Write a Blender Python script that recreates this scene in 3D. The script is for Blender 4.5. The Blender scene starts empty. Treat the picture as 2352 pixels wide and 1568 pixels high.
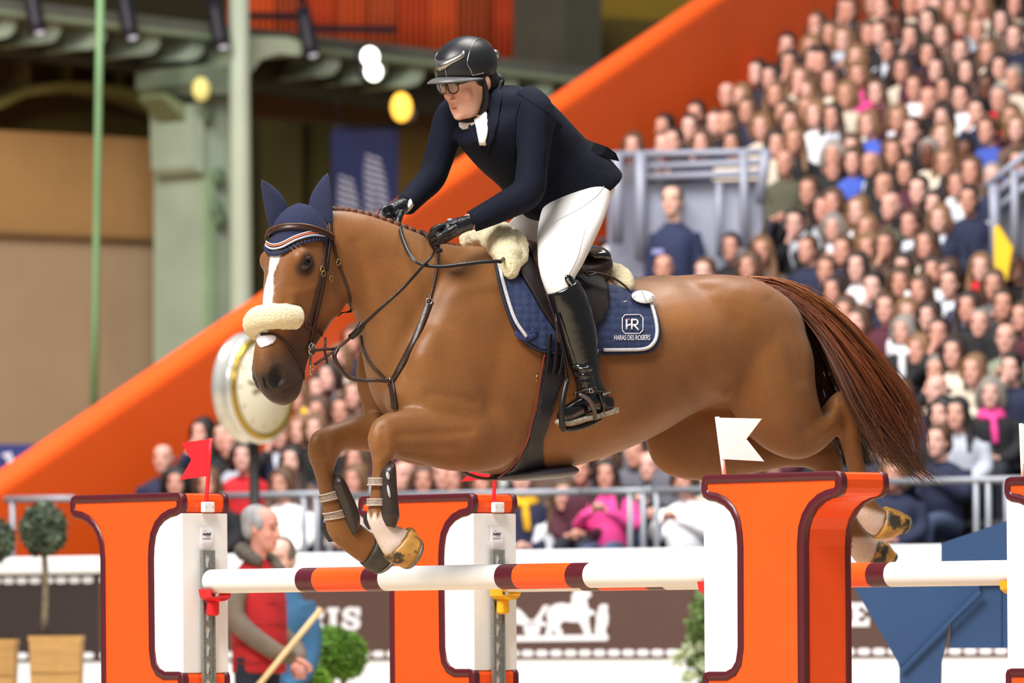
import bpy, bmesh, math, random
import numpy as np
from mathutils import Vector, Matrix
from mathutils.bvhtree import BVHTree
from mathutils.geometry import delaunay_2d_cdt
random.seed(7)
SC = bpy.context.scene
COL = SC.collection
# ------------------------------------------------------------------ camera
FPX, CZ, HU, HV = 15000.0, 1.3, 1176.0, 1450.0       # focal length in px, eye height, principal point
ROLL = math.radians(0.4)
cd = bpy.data.cameras.new('camera'); cam = bpy.data.objects.new('camera', cd); COL.objects.link(cam)
cd.sensor_fit = 'HORIZONTAL'; cd.sensor_width = 36; cd.lens = FPX * 36 / 2352
cd.shift_y = (HV - 784) / 2352; cd.clip_end = 500
cam.matrix_world = Matrix.Translation((0, 0, CZ)) @ Matrix.Rotation(math.pi / 2, 4, 'X') @ Matrix.Rotation(-ROLL, 4, 'Z')
cd.dof.use_dof = True; cd.dof.focus_distance = 25.0; cd.dof.aperture_fstop = 4.2; cd.dof.aperture_blades = 0
SC.camera = cam
# ------------------------------------------------------------------ world, lights, exposure
W = bpy.data.worlds.new('hall_air'); SC.world = W; W.use_nodes = True
W.node_tree.nodes['Background'].inputs[0].default_value = (0.93, 0.95, 1.0, 1)
W.node_tree.nodes['Background'].inputs[1].default_value = 0.22
def area(name, loc, tgt, sx, sy, power, col=(1, .97, .93)):
    l = bpy.data.lights.new(name, 'AREA'); l.shape = 'RECTANGLE'; l.size = sx; l.size_y = sy
    l.energy = power; l.color = col
    o = bpy.data.objects.new(name, l); COL.objects.link(o); o.location = loc
    o.rotation_euler = (Vector(tgt) - Vector(loc)).to_track_quat('-Z', 'Y').to_euler()
    return o
area('arena_roof_rig', (-6.5, 16, 15), (0, 25.5, 1.8), 9, 6, 5700)
area('horse_rim_light', (3, 29, 16), (0.8, 25.6, 1.8), 8, 6, 2400)  # added light from behind and above, for a rim along the horse's top
area('gallery_fill', (-9, 52, 16), (-3, 72, 6), 8, 5, 2300, (1, .95, .88))  # added fill light, brightens the column and hall walls
area('stand_roof_rig', (-2, 40, 19), (4, 56, 4), 16, 8, 6800)
SC.view_settings.view_transform = 'Standard'; SC.view_settings.look = 'None'
SC.view_settings.gamma = 1.0; SC.view_settings.exposure = -0.06
SC.view_settings.use_curve_mapping = False

# ------------------------------------------------------------------ helpers
CR, SR = math.cos(ROLL), math.sin(ROLL)
def img(u, v):                       # pixel -> slopes (x/y, z/y) in the level world frame
    a, b = u - HU, HV - v
    return (a * CR + b * SR) / FPX, (-a * SR + b * CR) / FPX
def P(u, v, Y):
    q, p = img(u, v)
    return Vector((q * Y, Y, CZ + p * Y))
def proj(w):
    a, b = w[0] / w[1] * FPX, (w[2] - CZ) / w[1] * FPX
    return HU + a * CR - b * SR, HV - (a * SR + b * CR)
def srgb(c):
    return tuple((x / 255 / 12.92) if x / 255 <= .04045 else ((x / 255 + .055) / 1.055) ** 2.4 for x in c)
MATS = {}
def M(name, rgb=None, rough=.5, metal=0, noise=None, bump=None, spec=.5, coat=0, sheen=0, objcol=False, vcol=None, sss=0, emit=None, trans=0, noise2=None):
    if name in MATS: return MATS[name]
    m = bpy.data.materials.new(name); m.use_nodes = True
    nt = m.node_tree; N = nt.nodes; L = nt.links
    b = N['Principled BSDF']
    b.inputs['Roughness'].default_value = rough; b.inputs['Metallic'].default_value = metal
    b.inputs['Specular IOR Level'].default_value = spec; b.inputs['Coat Weight'].default_value = coat
    b.inputs['Coat Roughness'].default_value = .12
    b.inputs['Sheen Weight'].default_value = sheen; b.inputs['Transmission Weight'].default_value = trans
    src = None
    if objcol and vcol:
        n = N.new('ShaderNodeObjectInfo'); n2 = N.new('ShaderNodeVertexColor'); n2.layer_name = vcol
        mx = N.new('ShaderNodeMix'); mx.data_type = 'RGBA'; mx.blend_type = 'MULTIPLY'; mx.inputs[0].default_value = 1
        L.new(n.outputs['Color'], mx.inputs[6]); L.new(n2.outputs['Color'], mx.inputs[7]); src = mx.outputs[2]
    elif objcol:
        n = N.new('ShaderNodeObjectInfo'); src = n.outputs['Color']
    elif vcol:
        n = N.new('ShaderNodeVertexColor'); n.layer_name = vcol; src = n.outputs['Color']
    else:
        b.inputs['Base Color'].default_value = (*srgb(rgb), 1)
    tc = N.new('ShaderNodeTexCoord')
    for nz in (noise, noise2):
        if not nz: continue
        sc, amt = nz[:2]
        t = N.new('ShaderNodeTexNoise'); t.inputs['Scale'].default_value = sc; t.inputs['Detail'].default_value = 4
        if len(nz) > 2:
            mp = N.new('ShaderNodeMapping'); mp.inputs['Scale'].default_value = nz[2]
            L.new(tc.outputs['Object'], mp.inputs[0]); L.new(mp.outputs[0], t.inputs['Vector'])
        else: L.new(tc.outputs['Object'], t.inputs['Vector'])
        mr = N.new('ShaderNodeMapRange'); mr.inputs['From Min'].default_value = .3; mr.inputs['From Max'].default_value = .7
        mr.inputs['To Min'].default_value = 1 - amt; mr.inputs['To Max'].default_value = 1 + amt
        L.new(t.outputs['Fac'], mr.inputs['Value'])
        hs = N.new('ShaderNodeHueSaturation')
        if src: L.new(src, hs.inputs['Color'])
        else: hs.inputs['Color'].default_value = (*srgb(rgb), 1)
        L.new(mr.outputs[0], hs.inputs['Value']); src = hs.outputs['Color']
    if src: L.new(src, b.inputs['Base Color'])
    if bump:
        t = N.new('ShaderNodeTexNoise'); t.inputs['Scale'].default_value = bump[0]; t.inputs['Detail'].default_value = 3
        if len(bump) > 2:
            mp = N.new('ShaderNodeMapping'); mp.inputs['Scale'].default_value = bump[2]
            L.new(tc.outputs['Object'], mp.inputs[0]); L.new(mp.outputs[0], t.inputs['Vector'])
        else: L.new(tc.outputs['Object'], t.inputs['Vector'])
        bp = N.new('ShaderNodeBump'); bp.inputs['Strength'].default_value = bump[1]; bp.inputs['Distance'].default_value = .01
        L.new(t.outputs['Fac'], bp.inputs['Height']); L.new(bp.outputs[0], b.inputs['Normal'])
    if emit:
        b.inputs['Emission Color'].default_value = (*srgb(emit[0]), 1); b.inputs['Emission Strength'].default_value = emit[1]
    if sss:
        b.inputs['Subsurface Weight'].default_value = sss; b.inputs['Subsurface Radius'].default_value = (.02, .008, .004)
    MATS[name] = m; return m

def tag(o, label=None, cat=None, group=None, kind=None):
    if label: o['label'] = label
    if cat: o['category'] = cat
    if group: o['group'] = group
    if kind: o['kind'] = kind
    return o
def setpar(o, p):
    if p is not None:
        o.parent = p; o.matrix_parent_inverse = p.matrix_world.inverted()
def empty(name, loc, label, cat, group=None):
    e = bpy.data.objects.new(name, None); COL.objects.link(e); e.location = loc; e.empty_display_size = .1
    e.matrix_world = Matrix.Translation(Vector(loc))
    return tag(e, label, cat, group)
def link(name, me, mat=None, parent=None, smooth=True):
    if mat is not None:
        me.materials.clear()
        for m in (mat if isinstance(mat, (list, tuple)) else [mat]): me.materials.append(m)
    if smooth: me.polygons.foreach_set('use_smooth', [True] * len(me.polygons))
    o = bpy.data.objects.new(name, me); COL.objects.link(o); setpar(o, parent)
    return o
def mk(name, V, F, mat=None, parent=None, smooth=True, flip=True):
    me = bpy.data.meshes.new(name); me.from_pydata([tuple(v) for v in V], [], F); me.validate()
    if flip:
        bm = bmesh.new(); bm.from_mesh(me); bmesh.ops.recalc_face_normals(bm, faces=bm.faces); bm.to_mesh(me); bm.free()
    me.update()
    return link(name, me, mat, parent, smooth)
class G:                              # geometry collector
    def __init__(s): s.V = []; s.F = []
    def add(s, V, F):
        n = len(s.V); s.V += [Vector(v) for v in V]; s.F += [tuple(i + n for i in f) for f in F]; return s
    def build(s, name, mat=None, parent=None, smooth=True): return mk(name, s.V, s.F, mat, parent, smooth)
def cr(pts, n):                       # Catmull-Rom through rows of numbers
    A = np.array(pts, float)
    if len(A) < 3:
        return np.array([A[0] + (A[-1] - A[0]) * k / n for k in range(n + 1)])
    A = np.vstack([2 * A[0] - A[1], A, 2 * A[-1] - A[-2]]); out = []
    for i in range(1, len(A) - 2):
        for k in range(n):
            t = k / n; p0, p1, p2, p3 = A[i - 1:i + 3]
            out.append(.5 * (2 * p1 + (p2 - p0) * t + (2 * p0 - 5 * p1 + 4 * p2 - p3) * t * t + (3 * p1 - p0 - 3 * p2 + p3) * t ** 3))
    out.append(A[-2]); return np.array(out)
def rings(R):                         # closed loft from rings (list of equal-length point lists)
    n = len(R[0]); V = [p for r in R for p in r]; F = []
    for i in range(len(R) - 1):
        for j in range(n):
            F.append((i * n + j, i * n + (j + 1) % n, (i + 1) * n + (j + 1) % n, (i + 1) * n + j))
    for r, rev in ((0, 1), (len(R) - 1, 0)):
        c = len(V); V.append(sum((Vector(p) for p in R[r]), Vector()) / n)
        for j in range(n):
            a, b = r * n + j, r * n + (j + 1) % n
            F.append((b, a, c) if rev else (a, b, c))
    return V, F
def frame_path(pts, up=Vector((0, 0, 1))):
    out = []; n = len(pts); prev = None
    for i in range(n):
        t = (Vector(pts[min(i + 1, n - 1)]) - Vector(pts[max(i - 1, 0)]))
        t = t.normalized() if t.length > 1e-9 else Vector((0, 0, 1))
        if prev is None:
            a = up.cross(t)
            if a.length < 1e-3: a = Vector((1, 0, 0)).cross(t)
        else: a = prev - t * prev.dot(t)
        a.normalize(); prev = a; out.append((t, a, t.cross(a)))
    return out
def tube(pts, rad, n=10, sub=4, up=Vector((0, 0, 1)), flat=1.0):
    """closed tube along pts; rad is a number or one per point; flat squashes the second axis"""
    k = len(pts); rr = list(rad) if isinstance(rad, (list, tuple)) else [rad] * k
    Q = cr([list(p) + [r] for p, r in zip(pts, rr)], sub) if (sub > 1 and k > 2) else np.array([list(p) + [r] for p, r in zip(pts, rr)])
    fr = frame_path([q[:3] for q in Q], up); R = []
    for q, (t, a, b) in zip(Q, fr):
        c = Vector(q[:3]); R.append([c + a * math.cos(x) * q[3] + b * math.sin(x) * q[3] * flat for x in [2 * math.pi * j / n for j in range(n)]])
    return rings(R)
def ell(c, ax, n=16, m=10):           # ellipsoid from three axis vectors
    c = Vector(c); ax = [Vector(a) for a in ax]; R = []
    for i in range(m + 1):
        th = math.pi * (i + .02) / (m + .04)
        R.append([c + ax[2] * math.cos(th) + (ax[0] * math.cos(2 * math.pi * j / n) + ax[1] * math.sin(2 * math.pi * j / n)) * math.sin(th) for j in range(n)])
    return rings(R)
def box(c, ax):                       # box from centre and three half-axis vectors
    c = Vector(c); x, y, z = [Vector(a) for a in ax]
    V = [c + x * i + y * j + z * k for k in (-1, 1) for j in (-1, 1) for i in (-1, 1)]
    return V, [(0, 2, 3, 1), (4, 5, 7, 6), (0, 1, 5, 4), (2, 6, 7, 3), (0, 4, 6, 2), (1, 3, 7, 5)]
def prism(poly, O, A, B, D):          # polygon in plane (O; A, B) extruded by vector D
    n = len(poly); O, A, B, D = Vector(O), Vector(A), Vector(B), Vector(D)
    V = [O + A * a + B * b for a, b in poly] + [O + A * a + B * b + D for a, b in poly]
    return V, [tuple(range(n)), tuple(range(2 * n - 1, n - 1, -1))] + [(i, i + n, (i + 1) % n + n, (i + 1) % n) for i in range(n)]
def bevel(o, w=.005, seg=2):
    m = o.modifiers.new('bevel', 'BEVEL'); m.width = w; m.segments = seg; m.limit_method = 'ANGLE'; m.angle_limit = math.radians(40)
    return o
def remesh(g, vox, smooth=6, fac=.5):
    me = bpy.data.meshes.new('tmp'); me.from_pydata([tuple(v) for v in g.V], [], g.F); me.update()
    o = bpy.data.objects.new('tmp', me); COL.objects.link(o)
    r = o.modifiers.new('r', 'REMESH'); r.mode = 'VOXEL'; r.voxel_size = vox; r.use_smooth_shade = True
    if smooth:
        s = o.modifiers.new('s', 'SMOOTH'); s.factor = fac; s.iterations = smooth
    dg = bpy.context.evaluated_depsgraph_get(); out = bpy.data.meshes.new_from_object(o.evaluated_get(dg))
    bpy.data.objects.remove(o); bpy.data.meshes.remove(me)
    return out
def text_mesh(body, size, name='lettering', res=3):
    c = bpy.data.curves.new('t', 'FONT'); c.body = body; c.size = size; c.resolution_u = res; c.extrude = size * .01
    o = bpy.data.objects.new('t', c); COL.objects.link(o)
    dg = bpy.context.evaluated_depsgraph_get(); me = bpy.data.meshes.new_from_object(o.evaluated_get(dg))
    bpy.data.objects.remove(o); me.name = name; return me

def paint(me, fn, name='tone'):       # per-vertex surface colour of the thing itself
    at = me.color_attributes.new(name, 'FLOAT_COLOR', 'POINT'); n = len(me.vertices)
    co = np.empty(n * 3); me.vertices.foreach_get('co', co); co = co.reshape(-1, 3)
    c = fn(co); a = np.ones((n, 4)); a[:, :3] = c; at.data.foreach_set('color', a.ravel())
def sm(x, a, b):
    t = np.clip((x - a) / (b - a), 0, 1); return t * t * (3 - 2 * t)
# ------------------------------------------------------------------ arena floor
mk('floor', [(-60, -5, 0), (60, -5, 0), (60, 120, 0), (-60, 120, 0)], [(0, 1, 2, 3)],
   M('sand', (196, 178, 150), .95, noise=(3, .12), bump=(60, .4)))['kind'] = 'structure'
# ------------------------------------------------------------------ the oxer
ORANGE = M('orange_paint', (252, 88, 26), .38, noise=(6, .025), spec=.35)
MAROON = M('maroon_trim', (84, 22, 34), .35, noise=(20, .06))
WHITE = M('white_paint', (240, 240, 240), .4, noise=(5, .02), spec=.3)
GALV = M('galvanised_steel', (150, 152, 148), .45, metal=.7, noise=(90, .18))
RED = M('red_plastic', (226, 26, 34), .35); YEL = M('yellow_plastic', (244, 180, 22), .35)
Z1 = Vector((0, 0, 1)); TOPZ = 1.875; DEP = .256
prof = [(.03, 0), (.008, -.008), (0, -.03), (0, -.062), (.01, -.082), (.035, -.094), (.075, -.1), (.115, -.115), (.148, -.14), (.17, -.175), (.18, -.22), (.184, -.27),
        (.182, -.64), (.172, -.69), (.152, -.715), (.12, -.728), (.03, -.728), (.008, -.734), (0, -.75), (0, -1.86), (.72, -1.86), (.72, -1.66), (.70, -1.63), (.62, -1.59), (.56, -1.54), (.536, -1.46),
        (.526, -1.3), (.526, -.27), (.532, -.21), (.548, -.17), (.575, -.138), (.612, -.113), (.65, -.1), (.69, -.094), (.71, -.082), (.72, -.062), (.72, -.03), (.712, -.008), (.69, 0)]
def offset_poly(pl, d):
    n = len(pl); out = []
    ar = sum(pl[i][0] * pl[(i + 1) % n][1] - pl[(i + 1) % n][0] * pl[i][1] for i in range(n)); sg = 1 if ar > 0 else -1
    for i in range(n):
        p0, p1, p2 = Vector(pl[i - 1]), Vector(pl[i]), Vector(pl[(i + 1) % n])
        a = (p1 - p0).normalized(); b = (p2 - p1).normalized()
        nn = Vector((-a.y, a.x)) + Vector((-b.y, b.x)); nn.normalize()
        k = 1 / max(.5, nn.dot(Vector((-a.y, a.x)))); q = p1 + nn * d * sg * k
        out.append((q.x, q.y))
    return out
def standard(u, Y, ang, mirror, label, track=True):
    """u,Y: rail-side edge of the landing face; ang: turn of the face"""
    c, s_ = math.cos(ang), math.sin(ang)
    r = Vector((c, -s_, 0)); h = Vector((s_, c, 0))
    O = P(u, 1100, Y); O.z = TOPZ
    A = r if mirror else -r                                  # direction of growing a (away from the rail)
    root = empty('jump_standard', (O.x, O.y, 0), label, 'jump standard', 'orange letter-shaped jump standards')
    inset = offset_poly(prof, .004)
    V, F = prism(inset, O + h * .004, A, Z1, h * (DEP - .008)); mk('body', V, F, ORANGE, root, smooth=False)
    inn = offset_poly(prof, .033)
    for nm, d0, dd in (('edging', 0, 1), ('edging', DEP, -1)):
        g = G(); n = len(prof); B0 = O + h * d0
        mid = offset_poly(prof, .004)
        rowsV = []
        for pl, d in ((inn, 0.0), (mid, 0.0), (prof, .004), (prof, .030), (offset_poly(prof, .006), .032), (inn, .012)):
            rowsV.append([B0 + A * a + Z1 * b + h * (d * dd) for a, b in pl])
        V = [p for rw in rowsV for p in rw]; F = []
        for i in range(len(rowsV)):
            i2 = (i + 1) % len(rowsV)
            for j in range(n): F.append((i * n + j, i * n + (j + 1) % n, i2 * n + (j + 1) % n, i2 * n + j))
        g.add(V, F).build('edging', MAROON, root)
    # white post in the notch, galvanised keyhole track on its rail face
    g = G(); pc = O + A * .105 + h * (DEP / 2) + Z1 * (-.41)
    g.add(*box(pc, (A * .098, h * (DEP / 2 - .006), Z1 * .325))); bevel(g.build('post', WHITE, root, smooth=False), .004)
    # track with keyholes
    tw = .026; z0, z1 = -.235, -1.8; g = G(); X0 = O + h * (DEP / 2) - A * .006
    def q(a, z): return X0 + h * a + Z1 * z
    def slab(a0, a1, za, zb):
        g.add(*box((q(a0, za) + q(a1, zb)) / 2, (h * (a1 - a0) / 2, Z1 * (za - zb) / 2, A * .0035)))
    slab(-tw, -.012, z0, z1); slab(.012, tw, z0, z1)
    zz = z0
    holes = []
    while zz > z1 + .05:
        slab(-.012, .012, zz, zz - .022); holes.append(zz - .022); zz -= .072
    for sd in (-1, 1): g.add(*box(q(sd * (tw + .004), (z0 + z1) / 2) - A * .004, (h * .003, Z1 * (z0 - z1) / 2, A * .008)))
    g.build('cup_track', GALV, root, smooth=False)
    g = G()
    for k, hz in enumerate(holes):
        g2 = G(); kp = [(-.012, 0), (-.012, -.018), (-.006, -.03), (-.005, -.05), (.005, -.05), (.006, -.03), (.012, -.018), (.012, 0)]
        V, F = prism(kp, q(0, hz) + A * .001, h, Z1, A * .002); g2.add(V, F).build('keyhole', M('keyhole_back', (206, 208, 206) if hz > -.74 else (190, 60, 15), .6), root, smooth=False)
    # maker's plate
    pl = mk('maker_plate', *box(O + h * (DEP / 2 - .004) - A * .0085 - Z1 * .172, (h * .03, Z1 * .03, A * .0015)), M('plate_white', (232, 233, 238), .35), root, smooth=False)
    g = G(); ink = M('plate_ink', (60, 60, 84), .5)
    ro = random.Random(3)
    x = -.021
    while x < .02:
        wd = ro.uniform(.003, .005); g.add(*box(O + h * (DEP / 2 - .004 + x + wd / 2) - A * .0103 - Z1 * (.17 + ro.uniform(-.002, .002)), (h * wd / 2, Z1 * ro.uniform(.004, .0065), A * .0004))); x += wd + .0012
    g.add(*box(O + h * (DEP / 2 - .004) - A * .0103 - Z1 * .189, (h * .021, Z1 * .0014, A * .0004)))
    g.add(*box(O + h * (DEP / 2 + .004) - A * .0103 - Z1 * .181, (h * .012, Z1 * .0008, A * .0004)))
    g.build('print', ink, pl, smooth=False)
    mk('print', *box(O + h * (DEP / 2 - .012) - A * .0103 - Z1 * .158, (h * .004, Z1 * .0014, A * .0004)), M('plate_red', (200, 40, 60), .5), pl, smooth=False)
    # flag holder clip
    hc = O + h * (DEP / 2) - A * .012 - Z1 * .06
    g = G(); g.add(*box(hc, (h * .028, Z1 * .021, A * .012))); ho = g.build('flag_holder', M('white_plastic', (238, 238, 240), .3), root, smooth=False); bevel(ho, .004)
    for sd in (-1, 1): mk('screw', *ell(hc + h * .017 * sd - A * .0125, (h * .0025, Z1 * .0025, A * .001), 8, 4), M('screw_steel', (120, 120, 120), .4, metal=.6), ho)
    return dict(O=O, A=A, h=h, r=r, root=root, cup=O + h * (DEP / 2) - A * .01)
A1, A3 = math.radians(47), math.radians(46.5)
S1 = standard(417, 26.5, A1, False, 'orange standard with maroon edging and red flag, leftmost in the photo')
S2 = standard(1086, 27.0, A1, False, 'orange standard with red flag standing behind the horse\'s forelegs')
S3 = standard(1609, 24.2, A3, True, 'large orange standard with white flag below the horse\'s hindquarters')
S4 = standard(2305, 24.85, A3, True, 'orange standard cut off by the right edge of the photo')
RZ = 1.512
def rail(Sa, Sb, bands, label):
    a = Sa['cup'].copy(); b = Sb['cup'].copy(); a.z = b.z = RZ
    d = (b - a).normalized(); L = (b - a).length - .05; a = a + d * .025; n = 32
    e1 = d.cross(Z1).normalized(); root = empty('jump_rail', (a + b) / 2, label, 'jump rail', 'striped jump rails')
    ws = [(0, L, WHITE)] if not bands else []
    cut = [0]
    for t0, t1, m in bands: cut.append((t0, t1, m))
    R = .0485
    def seg(t0, t1, m, nm, rr=R):
        Rg = []
        for t in [t0, t0 + .001] + list(np.linspace(t0, t1, 6)[1:-1]) + [t1 - .001, t1]:
            Rg.append([a + d * t + (e1 * math.cos(x) + Z1 * math.sin(x)) * rr for x in [2 * math.pi * j / n for j in range(n)]])
        mk(nm, *rings(Rg), m, root)
    pos = 0
    for t0, t1, m in bands:
        if t0 > pos + 1e-4: seg(pos, t0, WHITE, 'white_section')
        seg(t0, t1, m, 'orange_section' if m is ORANGE else 'maroon_band'); pos = t1
    seg(pos, L, WHITE, 'white_section')
    for t in (-.004, L + .004):
        c = a + d * t; mk('end_cap', *rings([[c + d * k + (e1 * math.cos(x) + Z1 * math.sin(x)) * rr for x in [2 * math.pi * j / n for j in range(n)]] for k, rr in ((-.004, R * .96), (.004, R * .99))]), M('cap_grey', (205, 205, 206), .5), root)
    return a, d, L
def t_at(S_a, S_b, u):               # distance along the rail that shows at column u
    a = S_a['cup'].copy(); b = S_b['cup'].copy(); d = (b - a).normalized(); a = a + d * .015
    q, _ = img(u, 1325)
    return (a.x - q * a.y) / (q * d.y - d.x)
def bands(Sa, Sb, us):
    t = [t_at(Sa, Sb, u) for u in us]; out = []
    for i in range(0, len(t), 4):
        out += [(t[i], t[i + 1], MAROON), (t[i + 1], t[i + 2], ORANGE), (t[i + 2], t[i + 3], MAROON)]
    return out
rail(S1, S3, bands(S1, S3, [694, 732, 845, 884, 1152, 1192, 1314, 1355]), 'white, orange and maroon rail under the horse\'s forelegs')
rail(S2, S4, bands(S2, S4, [1340, 1380, 1490, 1530, 1850, 1895, 2002, 2044]), 'striped rail running behind the big right standard')
def cup(S, mat, label):
    root = empty('jump_cup', S['cup'] - Z1 * 0, label, 'jump cup', 'plastic rail cups')
    c = S['cup'] - S['A'] * .012; c.z = RZ - .05; A, h = S['A'], S['h']; d = -A
    arc = [(-.058, .02), (-.05, -.006), (-.028, -.016), (0, -.019), (.028, -.016), (.05, -.006), (.058, .02), (.05, -.014), (.028, -.028), (0, -.032), (-.028, -.028), (-.05, -.014)]
    bevel(mk('cup_shell', *prism(arc, c - d * .005, h, Z1, d * .075), mat, root, smooth=False), .003)
    bevel(mk('cup_pin', *box(c + d * .018 - Z1 * .058, (h * .024, Z1 * .032, d * .02)), mat, root, smooth=False), .012, 3)
for S, m, l in ((S1, RED, 'red plastic cup on the leftmost standard'), (S3, RED, 'red plastic cup beside the big right standard'), (S2, YEL, 'yellow cup on the standard behind the forelegs'), (S4, YEL, 'yellow cup at the right edge of the photo')):
    cup(S, m, l)
def flag(S, mat, pole, poly, label, base=None):
    """pole: two pixels, poly: pixel outline of the cloth, at the depth of the holder"""
    Y = (S['cup'] - S['A'] * .012).y if base is None else base
    b0, t0 = P(*pole[0], Y), P(*pole[1], Y)
    root = empty('jump_flag', b0, label, 'flag', 'small swallow-tailed fence flags')
    mk('staff', *tube([b0, b0.lerp(t0, .5), t0], .0085, 10, 2), mat, root)
    d = (t0 - b0).normalized(); n2 = Vector((.35, 1, 0)).normalized()
    cp = [P(u, v, Y) for u, v in poly]; cen = sum(cp, Vector()) / len(cp); g = G(); k = len(cp)
    V = [p + n2 * (-.002 + .012 * math.sin((p - cen).x * 14)) for p in cp] + [p + n2 * (.002 + .012 * math.sin((p - cen).x * 14)) for p in cp]
    F = [tuple(range(k)), tuple(range(2 * k - 1, k - 1, -1))] + [(i, i + k, (i + 1) % k + k, (i + 1) % k) for i in range(k)]
    mk('cloth', V, F, mat, root, smooth=False)
REDF = M('red_flag_plastic', (238, 30, 44), .5, noise=(30, .04)); WHF = M('white_flag_plastic', (250, 248, 250), .5)
flag(S1, REDF, ((473, 1168), (484, 1006)), ((419, 1017), (484, 1007), (474, 1093), (415, 1102), (440, 1056)), 'red swallow-tailed flag on the leftmost standard')
flag(S2, REDF, ((1133, 1172), (1139, 1030)), ((1077, 1040), (1139, 1031), (1131, 1098), (1061, 1106), (1092, 1072)), 'red flag mostly hidden behind the horse\'s girth')
flag(S3, WHF, ((1664, 1092), (1647, 957)), ((1648, 959), (1748, 961), (1714, 1008), (1753, 1059), (1660, 1054)), 'white swallow-tailed flag on the big right standard', S3['O'].y + .1)
flag(S4, WHF, ((2350, 1094), (2345, 972)), ((2346, 974), (2446, 976), (2412, 1022), (2450, 1070), (2350, 1066)), 'white flag at the right edge of the photo', S4['O'].y + .1)
# ------------------------------------------------------------------ the hall behind the arena (facade that recedes to the right)
EF = Vector((.73, .683, 0)).normalized(); NF = Vector((EF.y, -EF.x, 0))
FC = Vector((-.0784 * 70, 70, 0))
def FA(u, v, o=0.0):
    q, p = img(u, v); C = FC + NF * o
    t = (C.x - q * C.y) / (q * EF.y - EF.x); w = C + EF * t
    w.z = CZ + p * w.y; return w
def slab(name, poly, o, th, mat, parent=None, smooth=False):
    """pixel polygon laid on the facade plane o metres in front of it, th thick"""
    pts = [FA(u, v, o) for u, v in poly]; n = len(pts)
    V = pts + [p - NF * th for p in pts]
    F = [tuple(range(n)), tuple(range(2 * n - 1, n - 1, -1))] + [(i, i + n, (i + 1) % n + n, (i + 1) % n) for i in range(n)]
    return mk(name, V, F, mat, parent, smooth)
def rect(u0, v0, u1, v1): return [(u0, v0), (u1, v0), (u1, v1), (u0, v1)]
def struct(o): o['kind'] = 'structure'; return o
BEIGE = M('beige_plaster', (168, 128, 78), .9, noise=(.25, .10), noise2=(2.5, .04))
BEIGE2 = M('grey_plaster', (160, 136, 108), .9, noise=(.3, .08), noise2=(2.5, .04))
OLIVE = M('olive_shaded', (84, 72, 22), .9, noise=(.8, .15))  # shade over the arches under the gallery is put into this olive
OLIVED = M('dark_olive_shaded', (54, 48, 20), .9, noise=(.8, .2))  # dark colour carries the shade of the deep recesses
BROWN = M('brown_soffit', (96, 68, 28), .9, noise=(.7, .15))  # soffit brown includes the shade beneath the gallery
BROWN2 = M('brown_panel', (70, 50, 30), .9, noise=(.7, .18))  # dark band above the arches, gallery shade mixed into the brown
GREEN = M('pale_green_iron', (158, 174, 154), .55, noise=(1.5, .10), bump=(6, .2))
GREEND = M('pole_green', (104, 140, 96), .5, noise=(1.5, .08))
IRON = M('dark_ironwork', (62, 62, 52), .6, noise=(2, .2))
DRAPE = M('orange_drape', (176, 70, 22), .9, noise=(.9, .16, (1, 1, .15)))
OCHRE = M('ochre_wall', (150, 122, 34), .9, noise=(.5, .08))
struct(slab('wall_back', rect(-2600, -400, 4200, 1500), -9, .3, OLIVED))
struct(slab('wall_far', rect(-2600, -400, -240, 1500), -.3, .3, BEIGE))
wl = struct(slab('wall_left', [(-250, 285), (462, 325), (462, 1040), (-250, 1040)], 0, .4, BEIGE))
slab('plaster_lower', [(-250, 528), (462, 556), (462, 1040), (-250, 1040)], .06, .05, BEIGE2, wl)
slab('ledge', [(-250, 520), (462, 548), (462, 558), (-250, 530)], .16, .2, M('ledge_brown', (124, 92, 56), .9), wl)
sp = struct(slab('trim_1', [(-250, 150), (462, 190), (462, 327), (-250, 287)], -.6, .4, OLIVE))
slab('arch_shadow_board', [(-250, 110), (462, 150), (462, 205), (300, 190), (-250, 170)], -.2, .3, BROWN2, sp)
arc = [(0, 250), (60, 222), (140, 210), (220, 212), (300, 226), (370, 252), (440, 292)]
slab('arch_rib', arc + [(p[0], p[1] - 22) for p in reversed(arc)], .1, .4, M('arch_green', (116, 110, 54), .8, noise=(1, .12)), sp)
for x in (55, 150, 270, 365):
    slab('arch_strut', rect(x, 130, x + 16, 215), 0, .3, M('strut_olive', (86, 76, 32), .8), sp)
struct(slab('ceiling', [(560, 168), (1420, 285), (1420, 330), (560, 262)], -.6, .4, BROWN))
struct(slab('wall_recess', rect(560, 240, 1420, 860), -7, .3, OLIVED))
for x, w in ((660, 34), (742, 18), (985, 30)):
    g = struct(slab('trim_2', rect(x, 250, x + w, 800), -5.5, .5, M('olive_pillar', (74, 66, 24), .8, noise=(1, .15))))
struct(slab('wall_ochre', [(920, 300), (1250, 300), (1250, 520), (920, 520)], -5, .3, M('brass_panel', (110, 82, 26), .8, noise=(.6, .2))))
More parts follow.
